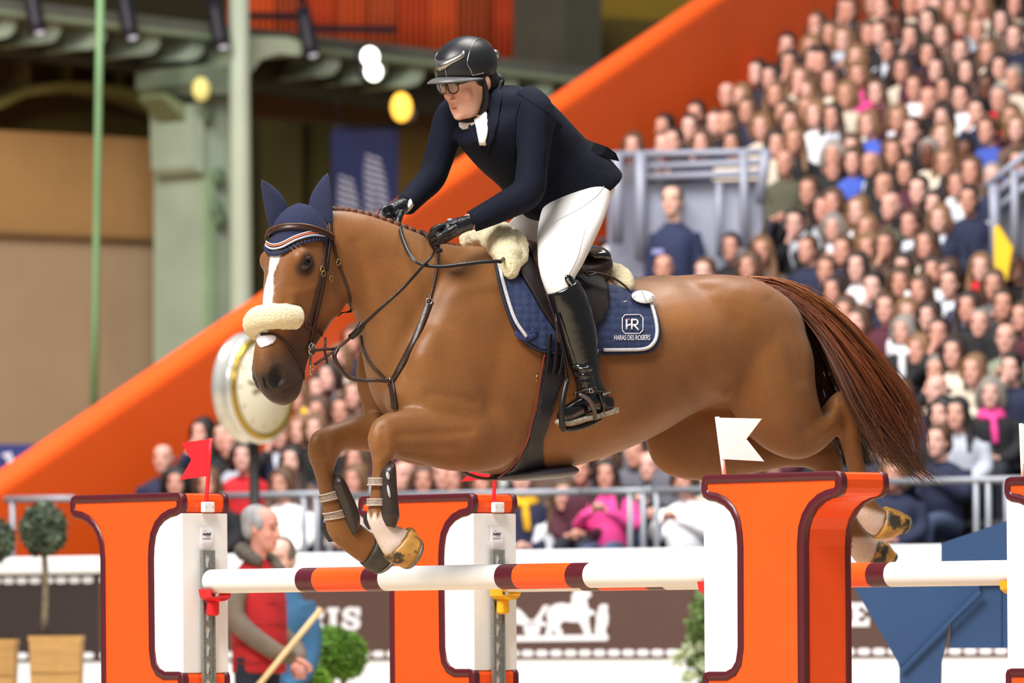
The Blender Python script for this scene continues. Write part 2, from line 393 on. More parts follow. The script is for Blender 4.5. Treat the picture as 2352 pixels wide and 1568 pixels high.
# upper gallery
struct(slab('wall_upper', [(560, -60), (1270, -60), (1270, 150), (560, 110)], -3, .3, DRAPE))
dr = empty('orange_drape', FA(900, 100, -2.7), 'orange drapes hanging behind the upper gallery rail', 'drape')
for i, x in enumerate(range(565, 1265, 70)):
    pts = []; n = 14
    g = G(); V = []; F = []
    for j in range(n + 1):
        uu = x + 66 * j / n; o = -2.7 + .06 * math.sin(j * 2.1 + i)
        V += [FA(uu, -50, o), FA(uu, 95 + (x - 560) * .09, o)]
    F = [(2 * j, 2 * j + 1, 2 * j + 3, 2 * j + 2) for j in range(n)]
    o = mk('drape_panel', V, F, M('drape_cloth_%d' % (i % 3), ((190, 74, 20), (164, 66, 24), (178, 60, 16))[i % 3], .9, noise=(1.2, .12, (1, 1, .2))), dr)
    so = o.modifiers.new('s', 'SOLIDIFY'); so.thickness = .02
struct(slab('wall_gallery', [(1262, -60), (1800, -60), (1800, 330), (1262, 300)], -3, .3, OCHRE))
slab('wall_gallery_lower', [(1395, 40), (1600, 52), (1600, 300), (1395, 300)], -2.6, .3, M('olive_ground', (92, 78, 30), .9, noise=(1, .2)))['kind'] = 'structure'
pc = tag(slab('gallery_pillar', rect(1298, -60, 1382, 230), -1.2, .9, M('pillar_grey', (74, 72, 60), .8, noise=(1.2, .2))), 'dark grey pillar of the upper gallery above the orange wall', 'pillar')
# gallery girder with scrolled consoles
ga = empty('gallery_girder', FA(500, 130, 1), 'dark iron gallery girder with pale green scrolled brackets', 'girder')
def gy(u): return 8 + .118 * u if u < 560 else 74 + .118 * (u - 560)
slab('girder_beam', [(-200, gy(-200) + 42), (1460, gy(1460) + 42), (1460, gy(1460) + 118), (-200, gy(-200) + 104)], .6, .8, IRON, ga)
slab('girder_top', [(-200, gy(-200) - 12), (1460, gy(1460) - 12), (1460, gy(1460) + 22), (-200, gy(-200) + 18)], 1.3, 1.5, M('girder_grey', (92, 92, 84), .6, noise=(2, .2)), ga)
slab('cornice', [(-200, gy(-200) + 12), (1460, gy(1460) + 14), (1460, gy(1460) + 26), (-200, gy(-200) + 24)], 1.4, .3, M('cornice_green', (124, 138, 112), .6), ga)
for u in (8, 110, 215, 338, 440, 752, 858, 945, 1160, 1240, 1325):
    v = gy(u) + 46; sc = []
    pol = [(-34, 34), (-10, 36), (14, 30), (28, 14), (33, -6), (30, -26), (20, -34), (8, -30), (2, -16), (-4, 2), (-16, 18)]
    slab('console', [(u + a * .95, v + b * .95) for a, b in pol], 1.25, .8, GREEN, ga)
dk = M('lamp_black', (34, 32, 44), .5, metal=.3)
def spot(u, v, lit, label):
    r = empty('spotlight', FA(u, v, 1.9), label, 'spotlight', 'black spotlights clamped to the gallery rail')
    c = FA(u, v, 1.9); d = (NF * .25 - Z1 * .95).normalized()
    mk('housing', *tube([c - d * .3, c, c + d * .25], [.075, .09, .095], 14, 2), dk, r)
    mk('yoke', *tube([c - d * .3 + Z1 * .05, c - d * .35 + Z1 * .3, c - d * .25 + Z1 * .5], .05, 8, 2), dk, r)
    c2 = c + d * .27
    mk('lens', *ell(c2 - d * .03 + NF * .03, (EF * .055, d.cross(EF) * .055, d * .03), 14, 8), lit, r)
    return r
LIT = M('lit_lens', (255, 255, 240), .3, emit=((255, 255, 238), 5.0)); DIM = M('dim_lens', (190, 190, 205), .2, emit=((225, 225, 240), .5))
for u, v, l, t in ((78, 24, DIM, 'black spotlight at the far left end of the gallery'), (292, 36, DIM, 'black spotlight right of the thin green pole'), (500, 58, DIM, 'black spotlight in front of the green column'), (706, 78, DIM, 'black spotlight right of the green column')):
    spot(u, v, l, t)
for (u, v), t in (((850, 130), 'upper of two glowing white lamps under the gallery'), ((858, 164), 'lower of two glowing white lamps under the gallery')):
    c = FA(u, v, 2.0); r = empty('flood_lamp', c, t, 'lamp', 'glowing white lamps under the gallery')
    mk('bulb', *ell(c, (EF * .11, NF * .06, Z1 * .1), 14, 8), LIT, r); mk('hood', *ell(c - NF * .1, (EF * .13, NF * .08, Z1 * .12), 14, 8), dk, r)
for v0, u0, u1 in ((36, 560, 690), (66, 725, 910)):
    tag(slab('lamp_bar', [(u0, v0 - 8), (u1, v0 - 6), (u1, v0 + 8), (u0, v0 + 6)], 1.7, .12, dk), 'dark lamp bar %s the spotlight right of the column' % ('left of' if u0 == 560 else 'reaching right of'), 'lamp bar')
c = FA(922, 246, 1.2); r = empty('wall_lantern', c, 'glowing yellow lantern right of the blue hanging banner', 'lamp')
mk('glass', *ell(c, (EF * .13, NF * .1, Z1 * .16), 16, 10), M('lantern_glow', (255, 214, 90), .4, emit=((255, 190, 70), 2.2)), r)
mk('bracket', *ell(c + EF * .15 - Z1 * .07 + NF * -.05, (EF * .09, NF * .1, Z1 * .1), 12, 8), M('bracket_grey', (92, 82, 80), .6), r)
c = FA(462, 205, 1.9); tag(mk('column_lamp', *ell(c, (EF * .1, NF * .1, Z1 * .13), 14, 10), M('faint_lamp', (224, 214, 130), .4, emit=((230, 220, 130), .35))), 'small pale yellow lamp on the green column', 'lamp')
# the green iron column
co = empty('iron_column', FA(515, 790, 1.2), 'thick pale green cast-iron column left of the horse\'s head', 'column')
slab('pilaster', rect(464, 150, 540, 1060), 1.5, .8, GREEN, co)
slab('pilaster_rib', rect(478, 390, 496, 1060), 1.58, .3, M('rib_green', (138, 164, 130), .55, noise=(1.5, .1)), co)
c0, c1 = FA(556, 1060, 1.9), FA(549, -60, 1.9)
mk('shaft', *tube([c0, c0.lerp(c1, .5), c1], [.125, .12, .1], 20, 2), M('shaft_green', (180, 192, 172), .5, noise=(1.5, .06)), co)
slab('bracket_block', [(440, 240), (468, 235), (468, 398), (452, 392), (445, 380)], 1.6, .7, GREEN, co)
slab('bracket_arm', [(372, 224), (380, 214), (452, 255), (466, 290), (440, 290)], 1.5, .4, M('arm_green', (120, 132, 96), .6), co)
slab('capital', [(450, 150), (575, 160), (575, 200), (560, 215), (468, 215), (450, 190)], 1.8, 1.0, M('capital_green', (110, 124, 104), .6, noise=(2, .2)), co)
slab('scroll_bracket', [(566, 82), (660, 86), (700, 98), (690, 128), (640, 122), (600, 136), (578, 166), (566, 176)], 1.6, .8, M('scroll_green', (176, 190, 164), .5, noise=(2, .1)), co)
for k, (u, v) in enumerate(((502, 405), (498, 480), (505, 500), (478, 260))):
    mk('ornament', *ell(FA(u, v, 1.62), (EF * .09, NF * .05, Z1 * .1), 10, 6), M('ornament_green', (96, 116, 92), .6), co)
c0, c1 = P(215, 970, 58), P(231, -40, 58)
po = empty('green_pole', c0, 'thin pale green vertical pole left of the column', 'pole')
mk('shaft', *tube([c0, c0.lerp(c1, .5), c1], .034, 12, 2), GREEND, po); mk('foot', *ell(c0, (Vector((.08, 0, 0)), Vector((0, .08, 0)), Z1 * .05), 12, 6), GREEND, po)
# hanging navy banner
NAVYB = M('navy_banner', (44, 52, 98), .8, noise=(2, .06)); WPRINT = M('white_print', (214, 216, 238), .7)
bn = empty('hanging_banner', FA(840, 500, .9), 'navy hanging banner with white leaf-like lettering behind the rider\'s hand', 'banner')
slab('cloth', [(765, 294), (915, 290), (912, 560), (768, 560)], .9, .03, NAVYB, bn)
g = 0
for (x0, y0, n, sc) in ((862, 360, 11, 1.0), (800, 408, 7, .95)):
    for k in range(n):
        for sd in (-1, 1):
            cx, cy = x0 + sd * 9 * sc + k * 2 * (1 if sd > 0 else .2) - 4, y0 + k * 15 + (6 if sd > 0 else 0)
            w = min(1, .5 + k * .2) * 15 * sc
            pol = [(cx + w * math.cos(a) * .95 + sd * 0 + 3 * math.sin(a), cy + 4.6 * math.sin(a) + w * .32 * math.cos(a)) for a in [2 * math.pi * j / 12 for j in range(12)]]
            slab('print', pol, .925, .02, WPRINT, bn)
for uu in (775, 905): mk('hanging_cord', *tube([FA(uu, 291, .9), FA(uu, 240, .9), FA(uu, 175, .9)], .012, 6, 1), dk, bn)
mk('top_batten', *tube([FA(762, 292, .9), FA(840, 291, .9), FA(918, 289, .9)], .03, 8, 1), dk, bn)
bb = empty('blue_banner', P(60, 1110, 56), 'royal blue banner with a white slanted mark at the left edge', 'banner')
def vslab(name, poly, Y, th, mat, parent=None):
    pts = [P(u, v, Y) for u, v in poly]; n = len(pts); V = pts + [p + Vector((0, th, 0)) for p in pts]
    F = [tuple(range(n)), tuple(range(2 * n - 1, n - 1, -1))] + [(i, i + n, (i + 1) % n + n, (i + 1) % n) for i in range(n)]
    return mk(name, V, F, mat, parent, False)
vslab('cloth', [(-120, 1020), (190, 1020), (190, 1180), (-120, 1180)], 57, .05, M('royal_blue', (32, 44, 110), .7, noise=(1.5, .08)), bb)
vslab('print', [(10, 1042), (26, 1042), (44, 1092), (28, 1092)], 56.97, .02, WPRINT, bb); vslab('print', [(6, 1042), (26, 1038), (24, 1048), (8, 1050)], 56.95, .02, WPRINT, bb)

# ------------------------------------------------------------------ grandstand
PHI = math.radians(28); SE = Vector((math.cos(PHI), -math.sin(PHI), 0)); SN = Vector((math.sin(PHI), math.cos(PHI), 0))
B0 = Vector((0, 45, 0))
def BL(u, d, v=1300):               # point on the line d metres behind the boards, seen at column u
    q, p = img(u, v); C = B0 + SN * d
    t = (C.x - q * C.y) / (q * SE.y - SE.x); w = C + SE * t; w.z = CZ + p * w.y; return w
TREAD, RISE, D0, T0, NROW = .64, .225, 2.6, 1.22, 25
wallC = BL(150, D0 + .3); wallC.z = 0
OW = M('orange_wall', (236, 88, 10), .55, noise=(.6, .05))
def wp(w, z): p = wallC + SN * w; p.z = z; return p
WS = .365
# line of the top: through pixel (0,1112) on the wall plane
def wall_w(u, v=1000):
    q, p = img(u, v); return (wallC.x - q * wallC.y) / (q * SN.y - SN.x)
w0 = wall_w(0); z0 = CZ + img(0, 1112)[1] * (wallC + SN * w0).y
w1 = wall_w(1640); z1 = CZ + img(1640, 2)[1] * (wallC + SN * w1).y
sl = (z1 - z0) / (w1 - w0)
wa, wb = w0 - 1.6, w1 + 6
Vw = [wp(wa, 0), wp(wb, 0), wp(wb, z0 + sl * (wb - w0)), wp(wa, z0 + sl * (wa - w0))]
off = -SE * .28
ow = mk('wall_stand', Vw + [p + off for p in Vw], [(0, 1, 2, 3), (7, 6, 5, 4), (0, 4, 5, 1), (1, 5, 6, 2), (2, 6, 7, 3), (3, 7, 4, 0)], OW, None, False); struct(ow); bevel(ow, .09, 4)
copp = [wp(wa - .02, z0 + sl * (wa - w0) + .02), wp(wb, z0 + sl * (wb - w0) + .02)]
STEP = M('stand_step', (58, 58, 66), .8, noise=(2, .15))
for k in range(NROW):
    d = D0 + k * TREAD; a = wallC + SN * (d - D0 - .3 - .02); a = a + SE * .02
    L = 13.5
    z = T0 + k * RISE
    g = G(); c = a + SE * (L / 2) + SN * (TREAD / 2); c.z = z - .3
    st = mk('grandstand_step', *box(c, (SE * (L / 2), SN * (TREAD / 2 - .001), Z1 * .3)), STEP, None, False); struct(st)
    c2 = c + SN * .1; c2.z = z + .4
    mk('bench', *box(c2, (SE * (L / 2), SN * .14, Z1 * .02)), M('bench_grey', (70, 70, 78), .6), st, False)
# front apron of the stand and the ring boards
WB = M('board_white', (238, 240, 246), .5, noise=(.8, .03)); BRN = M('board_brown', (86, 62, 56), .6, noise=(4, .05)); BRD = M('board_dark', (50, 40, 40), .6, noise=(4, .06))
ap = a0 = BL(-400, 1.9); a1 = BL(2800, 1.9)
c = (a0 + a1) / 2; c.z = .6; struct(mk('wall_apron', *box(c, ((a1 - a0) / 2 * Vector((1, 1, 0)), SN * .1, Z1 * .6)), M('apron_dark', (48, 48, 54), .8, noise=(2, .1)), None, False))
def brd(u0, u1, zb, zt, d, th, mat, name, parent=None):
    p0, p1 = BL(u0, d), BL(u1, d); c = (p0 + p1) / 2; c.z = (zb + zt) / 2; ax = (p1 - p0) / 2; ax.z = 0
    return mk(name, *box(c, (ax, SN * th, Z1 * (zt - zb) / 2)), mat, parent, False)
def zb(v, u=1176): return CZ + img(u, v)[1] * BL(u, 0).y
ZT, ZBT, ZBB = zb(1264), zb(1306), zb(1514)
for i, (u0, u1, lab) in enumerate(((-400, 236, 'dark brown ring board behind the olive trees at the left edge'), (236, 1040, 'brown ring board lettered RIS behind the red-vested steward'), (1040, 1700, 'brown ring board with the white horse and carriage emblem'), (1700, 2800, 'brown ring board behind the blue panel at right'))):
    rb = empty('ring_board', BL((u0 + u1) / 2, 0, 1560) * Vector((1, 1, 0)) if False else Vector((*BL((u0 + u1) / 2, 0)[:2], 0)), lab, 'ring board', 'brown and white ring boards')
    brd(u0, u1, 0, ZBB, 0, .05, WB, 'lower_panel', rb); brd(u0, u1, ZBB, ZBT, 0, .055, BRD if i == 0 else BRN, 'banner', rb)
    bevel(brd(u0, u1, ZBT, ZT, 0, .09, WB, 'top_rail', rb), .02)
    g = G(); pitch = .111; p0 = BL(u0, 0); p1 = BL(u1, 0); L = (p1 - p0).length; e = (p1 - p0); e.z = 0; e.normalize(); p0.z = 0
    for zz in (zb(1320), zb(1500)):
        for k in range(int(L / pitch)):
            c = p0 + e * (pitch * (k + .5)) - SN * .058 + Z1 * zz
            V, F = prism([(.047 * math.copysign(abs(math.cos(a)) ** .6, math.cos(a)), .023 * math.copysign(abs(math.sin(a)) ** .8, math.sin(a))) for a in [2 * math.pi * j / 12 for j in range(12)]], c, e, Z1, SN * .004)
            g.add(V, F)
    o = g.build('stitch_print', M('print_white', (236, 236, 244), .6), rb, False); o['kind'] = 'stuff'
    if i == 1: RB1 = rb
    if i == 2: RB2 = rb
    if i == 3: RB3 = rb
PW = M('print_white', (236, 236, 244), .6)
def bprint(polys, parent, name='emblem'):
    for pl in polys:
        pts = [BL(u, -.06, v) for u, v in pl]; n = len(pts); V = pts + [p + SN * .006 for p in pts]
        mk(name, V, [tuple(range(n)), tuple(range(2 * n - 1, n - 1, -1))] + [(i, i + n, (i + 1) % n + n, (i + 1) % n) for i in range(n)], PW, parent, False)
Zx = lambda pts: [(1120 + x / 4.523, 1340 + y / 4.523) for x, y in pts]
bprint([Zx([(-60, 545), (1240, 528), (1256, 560), (1240, 592), (-60, 606)])], RB2, 'emblem_base')
bprint([Zx([(620, 370), (610, 310), (640, 250), (700, 212), (770, 200), (840, 214), (872, 200), (876, 120), (900, 82), (905, 40), (930, 62), (990, 50), (1050, 70), (1078, 110), (1066, 140), (1030, 150), (1034, 210), (1050, 262), (1112, 290), (1118, 318), (1066, 330), (1046, 350), (1056, 440), (1078, 530), (1010, 534), (986, 470), (950, 400), (860, 398), (790, 386), (740, 440), (780, 500), (772, 534), (712, 534), (690, 480), (672, 476), (666, 534), (600, 536), (610, 470), (640, 420)])], RB2, 'emblem_horse')
bprint([Zx([(1150, 250), (1176, 214), (1230, 212), (1250, 240), (1240, 280), (1254, 340), (1246, 430), (1222, 470), (1230, 530), (1120, 530), (1116, 470), (1130, 400), (1126, 340), (1150, 290)])], RB2, 'emblem_groom')
bprint([Zx([(-40, 250), (240, 246), (320, 262), (370, 310), (420, 372), (480, 380), (540, 300), (580, 225), (640, 222), (600, 290), (560, 350), (560, 400), (620, 400), (620, 440), (560, 440), (480, 450), (380, 440), (350, 425), (240, 415), (-40, 410)])], RB2, 'emblem_carriage')
def ring(cx, cy, r, w): return [Zx([(cx + r * math.cos(a), cy + r * math.sin(a)) for a in [2 * math.pi * j / 20 for j in range(20)]])]
bprint(ring(460, 470, 84, 10), RB2, 'emblem_wheel'); bprint(ring(170, 450, 96, 10), RB2, 'emblem_wheel')
# slab-serif letters
def sletter(ch, u0, v0, u1, v1, parent):
    w, h = u1 - u0, v1 - v0
    X = lambda a, b: (u0 + a * w, v0 + b * h)
    if ch == 'I': ps = [[X(0, 0), X(1, 0), X(1, .2), X(.78, .22), X(.78, .78), X(1, .8), X(1, 1), X(0, 1), X(0, .8), X(.22, .78), X(.22, .22), X(0, .2)]]
    if ch == 'E': ps = [[X(0, 0), X(1, 0), X(1, .35), X(.82, .35), X(.74, .2), X(.45, .2), X(.45, .4), X(.7, .4), X(.7, .6), X(.45, .6), X(.45, .8), X(.76, .8), X(.84, .62), X(1, .62), X(1, 1), X(0, 1), X(0, .8), X(.15, .78), X(.15, .22), X(0, .2)]]
    if ch == 'R': ps = [[X(0, 0), X(.62, 0), X(.85, .08), X(.93, .26), X(.85, .46), X(.68, .55), X(.9, .8), X(1, .82), X(1, 1), X(.72, 1), X(.5, .62), X(.42, .6), X(.42, .8), X(.5, .82), X(.5, 1), X(0, 1), X(0, .82), X(.12, .8), X(.12, .2), X(0, .18)],]
    if ch == 'S':
        o = [(.98, .03), (.98, .4), (.8, .4), (.7, .24), (.5, .18), (.36, .24), (.4, .34), (.7, .42), (.92, .52), (1, .7), (.92, .9), (.6, 1.02), (.3, .97), (.18, 1), (.02, 1), (.02, .6), (.2, .6), (.3, .76), (.5, .83), (.66, .77), (.62, .67), (.3, .58), (.1, .46), (.04, .27), (.16, .08), (.45, -.02), (.7, .03), (.8, 0)]
        ps = [[X(a, b) for a, b in o]]
    bprint(ps, parent, 'letter')
    if ch == 'R':
        pts = [BL(*X(a, b)[0:1], -.067, X(a, b)[1]) for a, b in ((.42, .2), (.58, .2), (.64, .28), (.58, .42), (.42, .42))]
        mk('letter', pts, [tuple(range(5))], BRN, parent, False)
for ch, b in (('R', (698, 1395, 748, 1447)), ('I', (752, 1395, 778, 1446)), ('S', (784, 1394, 828, 1447))): sletter(ch, *b, RB1)
sletter('E', 1952, 1384, 1996, 1438, RB3); sletter('I', 2302, 1386, 2326, 1437, RB3)
# front crowd barrier
STEEL = M('barrier_grey', (152, 156, 166), .45, metal=.3, noise=(8, .05))
def barrier(u0, u1, posts, lab, vt=1131, d=1.5):
    a, b = BL(u0, d, vt), BL(u1, d, vt); zt = (BL((u0 + u1) / 2, d, vt)).z; a.z = b.z = zt
    rb = empty('crowd_barrier', (a.x, a.y, 1.2), lab, 'barrier', 'grey tubular crowd barriers')
    mk('top_rail', *tube([a, (a + b) / 2, b], .026, 10, 1), STEEL, rb)
    a2, b2 = a - Z1 * .52, b - Z1 * .52; mk('bottom_rail', *tube([a2, (a2 + b2) / 2, b2], .02, 10, 1), STEEL, rb)
    for u in posts:
        p = BL(u, d, vt); p.z = zt; mk('post', *tube([p, p - Z1 * .4, p - Z1 * .8], .022, 10, 1), STEEL, rb)
barrier(508, 800, (698, 727, 757), 'crowd barrier behind the steward with the red vest', 1136); barrier(806, 1330, (808, 840), 'crowd barrier behind the horse\'s forelegs', 1134)
barrier(1336, 1500, (1447, 1477), 'crowd barrier in front of the person in a pink jacket', 1128); barrier(1506, 2010, (1508,), 'crowd barrier behind the big right standard', 1122)
barrier(2014, 2420, (2242, 2270, 2312), 'crowd barrier at the far right behind the tail', 1103)
barrier(12, 170, (28,), 'short crowd barrier beside the olive trees at left', 1146, 1.0)
# stand gangway enclosures
GP = M('enclosure_panel', (150, 154, 172), .6, noise=(1, .06)); GR = M('enclosure_rail', (146, 149, 166), .5, metal=.2)
def SD(u, v, d): return BL(u, d, v)
def enclosure(rails, posts, panels, d, lab, extra=None):
    e = empty('gangway_enclosure', SD(*rails[0][0], d), lab, 'railing', 'grey gangway enclosures in the stand')
    for a, b in rails: pa, pb = SD(*a, d), SD(*b, d); mk('rail', *tube([pa, (pa + pb) / 2, pb], .032, 8, 1), GR, e)
    for a, b, w in posts: pa, pb = SD(*a, d - .04), SD(*b, d - .04); mk('post', *tube([pa, (pa + pb) / 2, pb], w, 8, 1), GR, e)
    for pl, dd, m in panels:
        pts = [SD(u, v, d + dd) for u, v in pl]; n = len(pts); V = pts + [p + SN * .04 for p in pts]
        mk('panel', V, [tuple(range(n)), tuple(range(2 * n - 1, n - 1, -1))] + [(i, i + n, (i + 1) % n + n, (i + 1) % n) for i in range(n)], m, e, False)
    return e
def row_d(u, v):                     # row depth whose seated heads show at (u, v)
    best = None
    for k in range(-2, NROW + 4):
        d = D0 + k * TREAD + .32; w = BL(u, d, v); zh = T0 + k * RISE + 1.17
        e = abs(w.z - zh)
        if best is None or e < best[0]: best = (e, k, d, w)
    return best
DE = row_d(1560, 640)[2] + .55
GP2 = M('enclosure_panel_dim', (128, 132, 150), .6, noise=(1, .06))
enclosure([((1405, 356), (1765, 348)), ((1470, 384), (1765, 372)), ((1470, 408), (1745, 398))], [((1418, 356), (1418, 560), .05), ((1472, 350), (1472, 600), .05), ((1760, 345), (1745, 470), .045), ((1652, 420), (1652, 590), .03), ((1708, 352), (1712, 570), .04)],
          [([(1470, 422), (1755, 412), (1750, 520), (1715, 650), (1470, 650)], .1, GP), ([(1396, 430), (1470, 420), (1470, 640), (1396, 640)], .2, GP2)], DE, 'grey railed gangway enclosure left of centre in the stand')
DE2 = row_d(2300, 650)[2] + .5
enclosure([((2262, 430), (2360, 352)), ((2275, 455), (2360, 388)), ((2290, 480), (2360, 424))], [((2283, 424), (2288, 620), .045), ((2330, 390), (2333, 590), .035)],
          [([(2290, 500), (2420, 400), (2420, 640), (2290, 640)], .12, M('enclosure_dark', (104, 104, 116), .7, noise=(1, .08))), ([(2283, 520), (2291, 517), (2325, 570), (2312, 645), (2290, 645), (2283, 600)], -.12, M('yellow_panel', (240, 196, 40), .5))], DE2, 'grey gangway enclosure with yellow panel at the right edge')
# ------------------------------------------------------------------ people: shared builders
HEADS = [(-.122, -.072, -.01, .026), (-.105, -.092, .005, .045), (-.07, -.097, .04, .060), (-.03, -.096, .08, .069), (.02, -.094, .098, .076), (.07, -.089, .10, .076), (.105, -.062, .078, .058), (.124, -.015, .028, .026)]
def head_geo(g, c, fwd=Vector((0, -1, 0)), up=Vector((0, 0, 1)), s=1.0, n=20):
    c = Vector(c); fwd = fwd.normalized(); up = (up - fwd * up.dot(fwd)).normalized(); side = up.cross(-fwd)   # side = person's left
    T = lambda x, y, z: c + (side * x - fwd * y + up * z) * s
    R = []
    for z, f, b, w in cr(HEADS, 3):
        R.append([T(w * math.copysign(abs(math.sin(t)) ** .85, math.sin(t)), (f + b) / 2 + (f - b) / 2 * math.cos(t), z) for t in [2 * math.pi * j / n for j in range(n)]])
    g.add(*rings(R))
    g.add(*tube([T(0, -.09, .03), T(0, -.103, 0), T(0, -.118, -.028)], [.008, .010, .013], 8, 2))
    g.add(*ell(T(0, -.106, -.034), (side * .019 * s, fwd * .012 * s, up * .009 * s), 10, 6))
    g.add(*ell(T(0, -.094, -.066), (side * .024 * s, fwd * .010 * s, up * .006 * s), 10, 6)); g.add(*ell(T(0, -.093, -.078), (side * .02 * s, fwd * .010 * s, up * .006 * s), 10, 6))
    g.add(*ell(T(0, -.085, -.106), (side * .024 * s, fwd * .014 * s, up * .016 * s), 10, 6))
    for sx in (-1, 1):
        g.add(*ell(T(sx * .079, .008, -.008), (side * .012 * s, fwd * .019 * s, up * .032 * s), 10, 8))
        g.add(*ell(T(sx * .034, -.082, .034), (side * .026 * s, fwd * .013 * s, up * .008 * s), 10, 6))
        g.add(*ell(T(sx * .042, -.066, -.03), (side * .024 * s, fwd * .022 * s, up * .026 * s), 10, 6))
    return T
def face_tone(co, T_inv):
    """multiplier per vertex: eyes, brows, lips"""
    L = T_inv(co); c = np.ones((len(co), 3))
    def spot(x, y, z, rx, rz, col):
        d = ((np.abs(L[:, 0]) - x) / rx) ** 2 + ((L[:, 2] - z) / rz) ** 2
        m = (1 - sm(d, .6, 1.3)) * (L[:, 1] < -.05)
        for k in range(3): c[:, k] = c[:, k] * (1 - m) + m * col[k]
    spot(.034, 0, .034, .024, .008, (.45, .38, .33)); spot(.033, 0, .010, .017, .008, (.22, .18, .16)); spot(0, 0, -.072, .024, .009, (.75, .42, .42))
    d = np.abs(L[:, 0]) < .03
    return c
SKIN = M('skin_tone', rough=.55, objcol=True, vcol='tone', noise=(60, .04), sss=.05)
CLOTH = M('cloth_tone', rough=.85, objcol=True, noise=(9, .12), noise2=(60, .05), bump=(22, .35))
HAIRM = M('hair_tone', rough=.55, objcol=True, noise=(40, .22, (1, 1, .15)), bump=(90, .5, (1, 1, .1)))
def tone_mesh(me, c, fwd=Vector((0, -1, 0)), up=Vector((0, 0, 1)), s=1.0):
    fwd = fwd.normalized(); up = (up - fwd * up.dot(fwd)).normalized(); side = up.cross(-fwd); B = np.array([side, -fwd, up]).T / s; cc = np.array(c)
    paint(me, lambda co: face_tone(co, lambda q: (q - cc) @ B))
HZ = 1.17
def seated_meshes():
    out = {}
    hc = (0, -.02, HZ)
    for nm, arms in (('lap', 0), ('chin', 1), ('clap', 2)):
        g = G(); head_geo(g, hc)
        g.add(*tube([(0, .02, HZ - .06), (0, .035, HZ - .17), (0, .05, HZ - .26)], [.055, .055, .07], 12, 3))
        g.add(*tube([(0, .05, .95), (0, .06, .75), (0, .05, .5)], [.11, .1, .1], 12, 2))
        if arms == 0: A = [[(-.19, .05, .93), (-.235, .0, .72), (-.15, -.2, .62), (-.05, -.27, .61)], [(.19, .05, .93), (.235, .0, .72), (.15, -.2, .62), (.05, -.28, .63)]]
        elif arms == 1: A = [[(-.19, .05, .93), (-.23, -.05, .74), (-.12, -.2, .86), (-.03, -.16, 1.04)], [(.19, .05, .93), (.235, .0, .72), (.15, -.2, .62), (-.02, -.26, .63)]]
        else: A = [[(-.19, .05, .93), (-.24, -.05, .74), (-.14, -.24, .82), (-.02, -.3, .88)], [(.19, .05, .93), (.24, -.05, .74), (.14, -.24, .82), (.03, -.3, .88)]]
        for a in A:
            g.add(*tube(a, [.04, .035, .03, .025], 8, 3))
            h = Vector(a[-1]); d = (h - Vector(a[-2])).normalized(); g.add(*ell(h + d * .03, (d * .055, d.cross(Z1).normalized() * .03, d.cross(d.cross(Z1)).normalized() * .035), 10, 6))
            for f in range(4):
                pf = h + d * .05 + d.cross(Z1).normalized() * (-.02 + .013 * f); g.add(*tube([pf, pf + d * .03 - Z1 * .004, pf + d * .045 - Z1 * .02], [.010, .009, .007], 6, 2))
            pt = h + d * .01 + Z1 * .02; g.add(*tube([pt, pt + d * .03 + Z1 * .012, pt + d * .055 + Z1 * .008], [.012, .010, .008], 6, 2))
        me = remesh(g, .0115, 3); tone_mesh(me, hc); out['body_' + nm] = me
        g = G()
        def sec(z, w, f, b): return [Vector((w * math.copysign(abs(math.sin(t)) ** .8, math.sin(t)), (f + b) / 2 + (f - b) / 2 * math.cos(t), z)) for t in [2 * math.pi * j / 20 for j in range(20)]]
        g.add(*rings([sec(*q) for q in cr([(.47, .18, -.12, .17), (.6, .18, -.13, .17), (.75, .185, -.12, .16), (.88, .205, -.11, .16), (.95, .19, -.08, .15), (.995, .12, -.03, .11), (1.02, .068, -.02, .09)], 3)]))
        for a in A:
            a2 = [Vector(p) for p in a]; a2[3] = a2[2].lerp(a2[3], .72)
            g.add(*tube(a2, [.068, .062, .052, .043], 12, 3))
        out['coat_' + nm] = remesh(g, .017, 5)
    g = G()
    for sx in (-1, 1): g.add(*tube([(sx * .09, .06, .5), (sx * .1, -.15, .53), (sx * .1, -.36, .52), (sx * .1, -.42, .46), (sx * .1, -.40, .25), (sx * .1, -.38, .06)], [.1, .085, .07, .062, .052, .045], 12, 3))
    g.add(*ell((0, .06, .5), ((.17, 0, 0), (0, .12, 0), (0, 0, .1)))); out['legs'] = remesh(g, .02, 4)
    def cap(g, r=1.0, low=0.0):
        g.add(*ell((0, .013, HZ + .066), ((.097 * r, 0, 0), (0, .114 * r, 0), (0, 0, .092 * r))))
        g.add(*ell((0, .05, HZ - .015 + low), ((.092 * r, 0, 0), (0, .078 * r, 0), (0, 0, .1)),))
        for x in (-1, 1): g.add(*ell((x * .074, -.03, HZ + .035), ((.02, 0, 0), (0, .035, 0), (0, 0, .045)), 10, 6))
    g = G(); cap(g); out['hair_short'] = remesh(g, .013, 3)
    g = G(); cap(g, 1.03); R = []
    for x in (-1, 1):
        g.add(*tube([(x * .05, -.06, HZ + .1), (x * .086, -.055, HZ + .04), (x * .1, -.03, HZ - .05), (x * .112, -.03, HZ - .17), (x * .115, -.08, HZ - .32)], [.026, .030, .034, .04, .028], 10, 3))
    g.add(*tube([(0, .06, HZ + .05), (0, .09, HZ - .08), (0, .1, HZ - .2), (0, .1, HZ - .32)], [.082, .078, .078, .05], 12, 3)); out['hair_long'] = remesh(g, .014, 3)
    g = G(); cap(g, 1.06)
    for x in (-1, 1): g.add(*tube([(x * .05, -.06, HZ + .095), (x * .086, -.05, HZ + .04), (x * .1, -.02, HZ - .05), (x * .09, .0, HZ - .12)], [.032, .036, .044, .034], 10, 3))
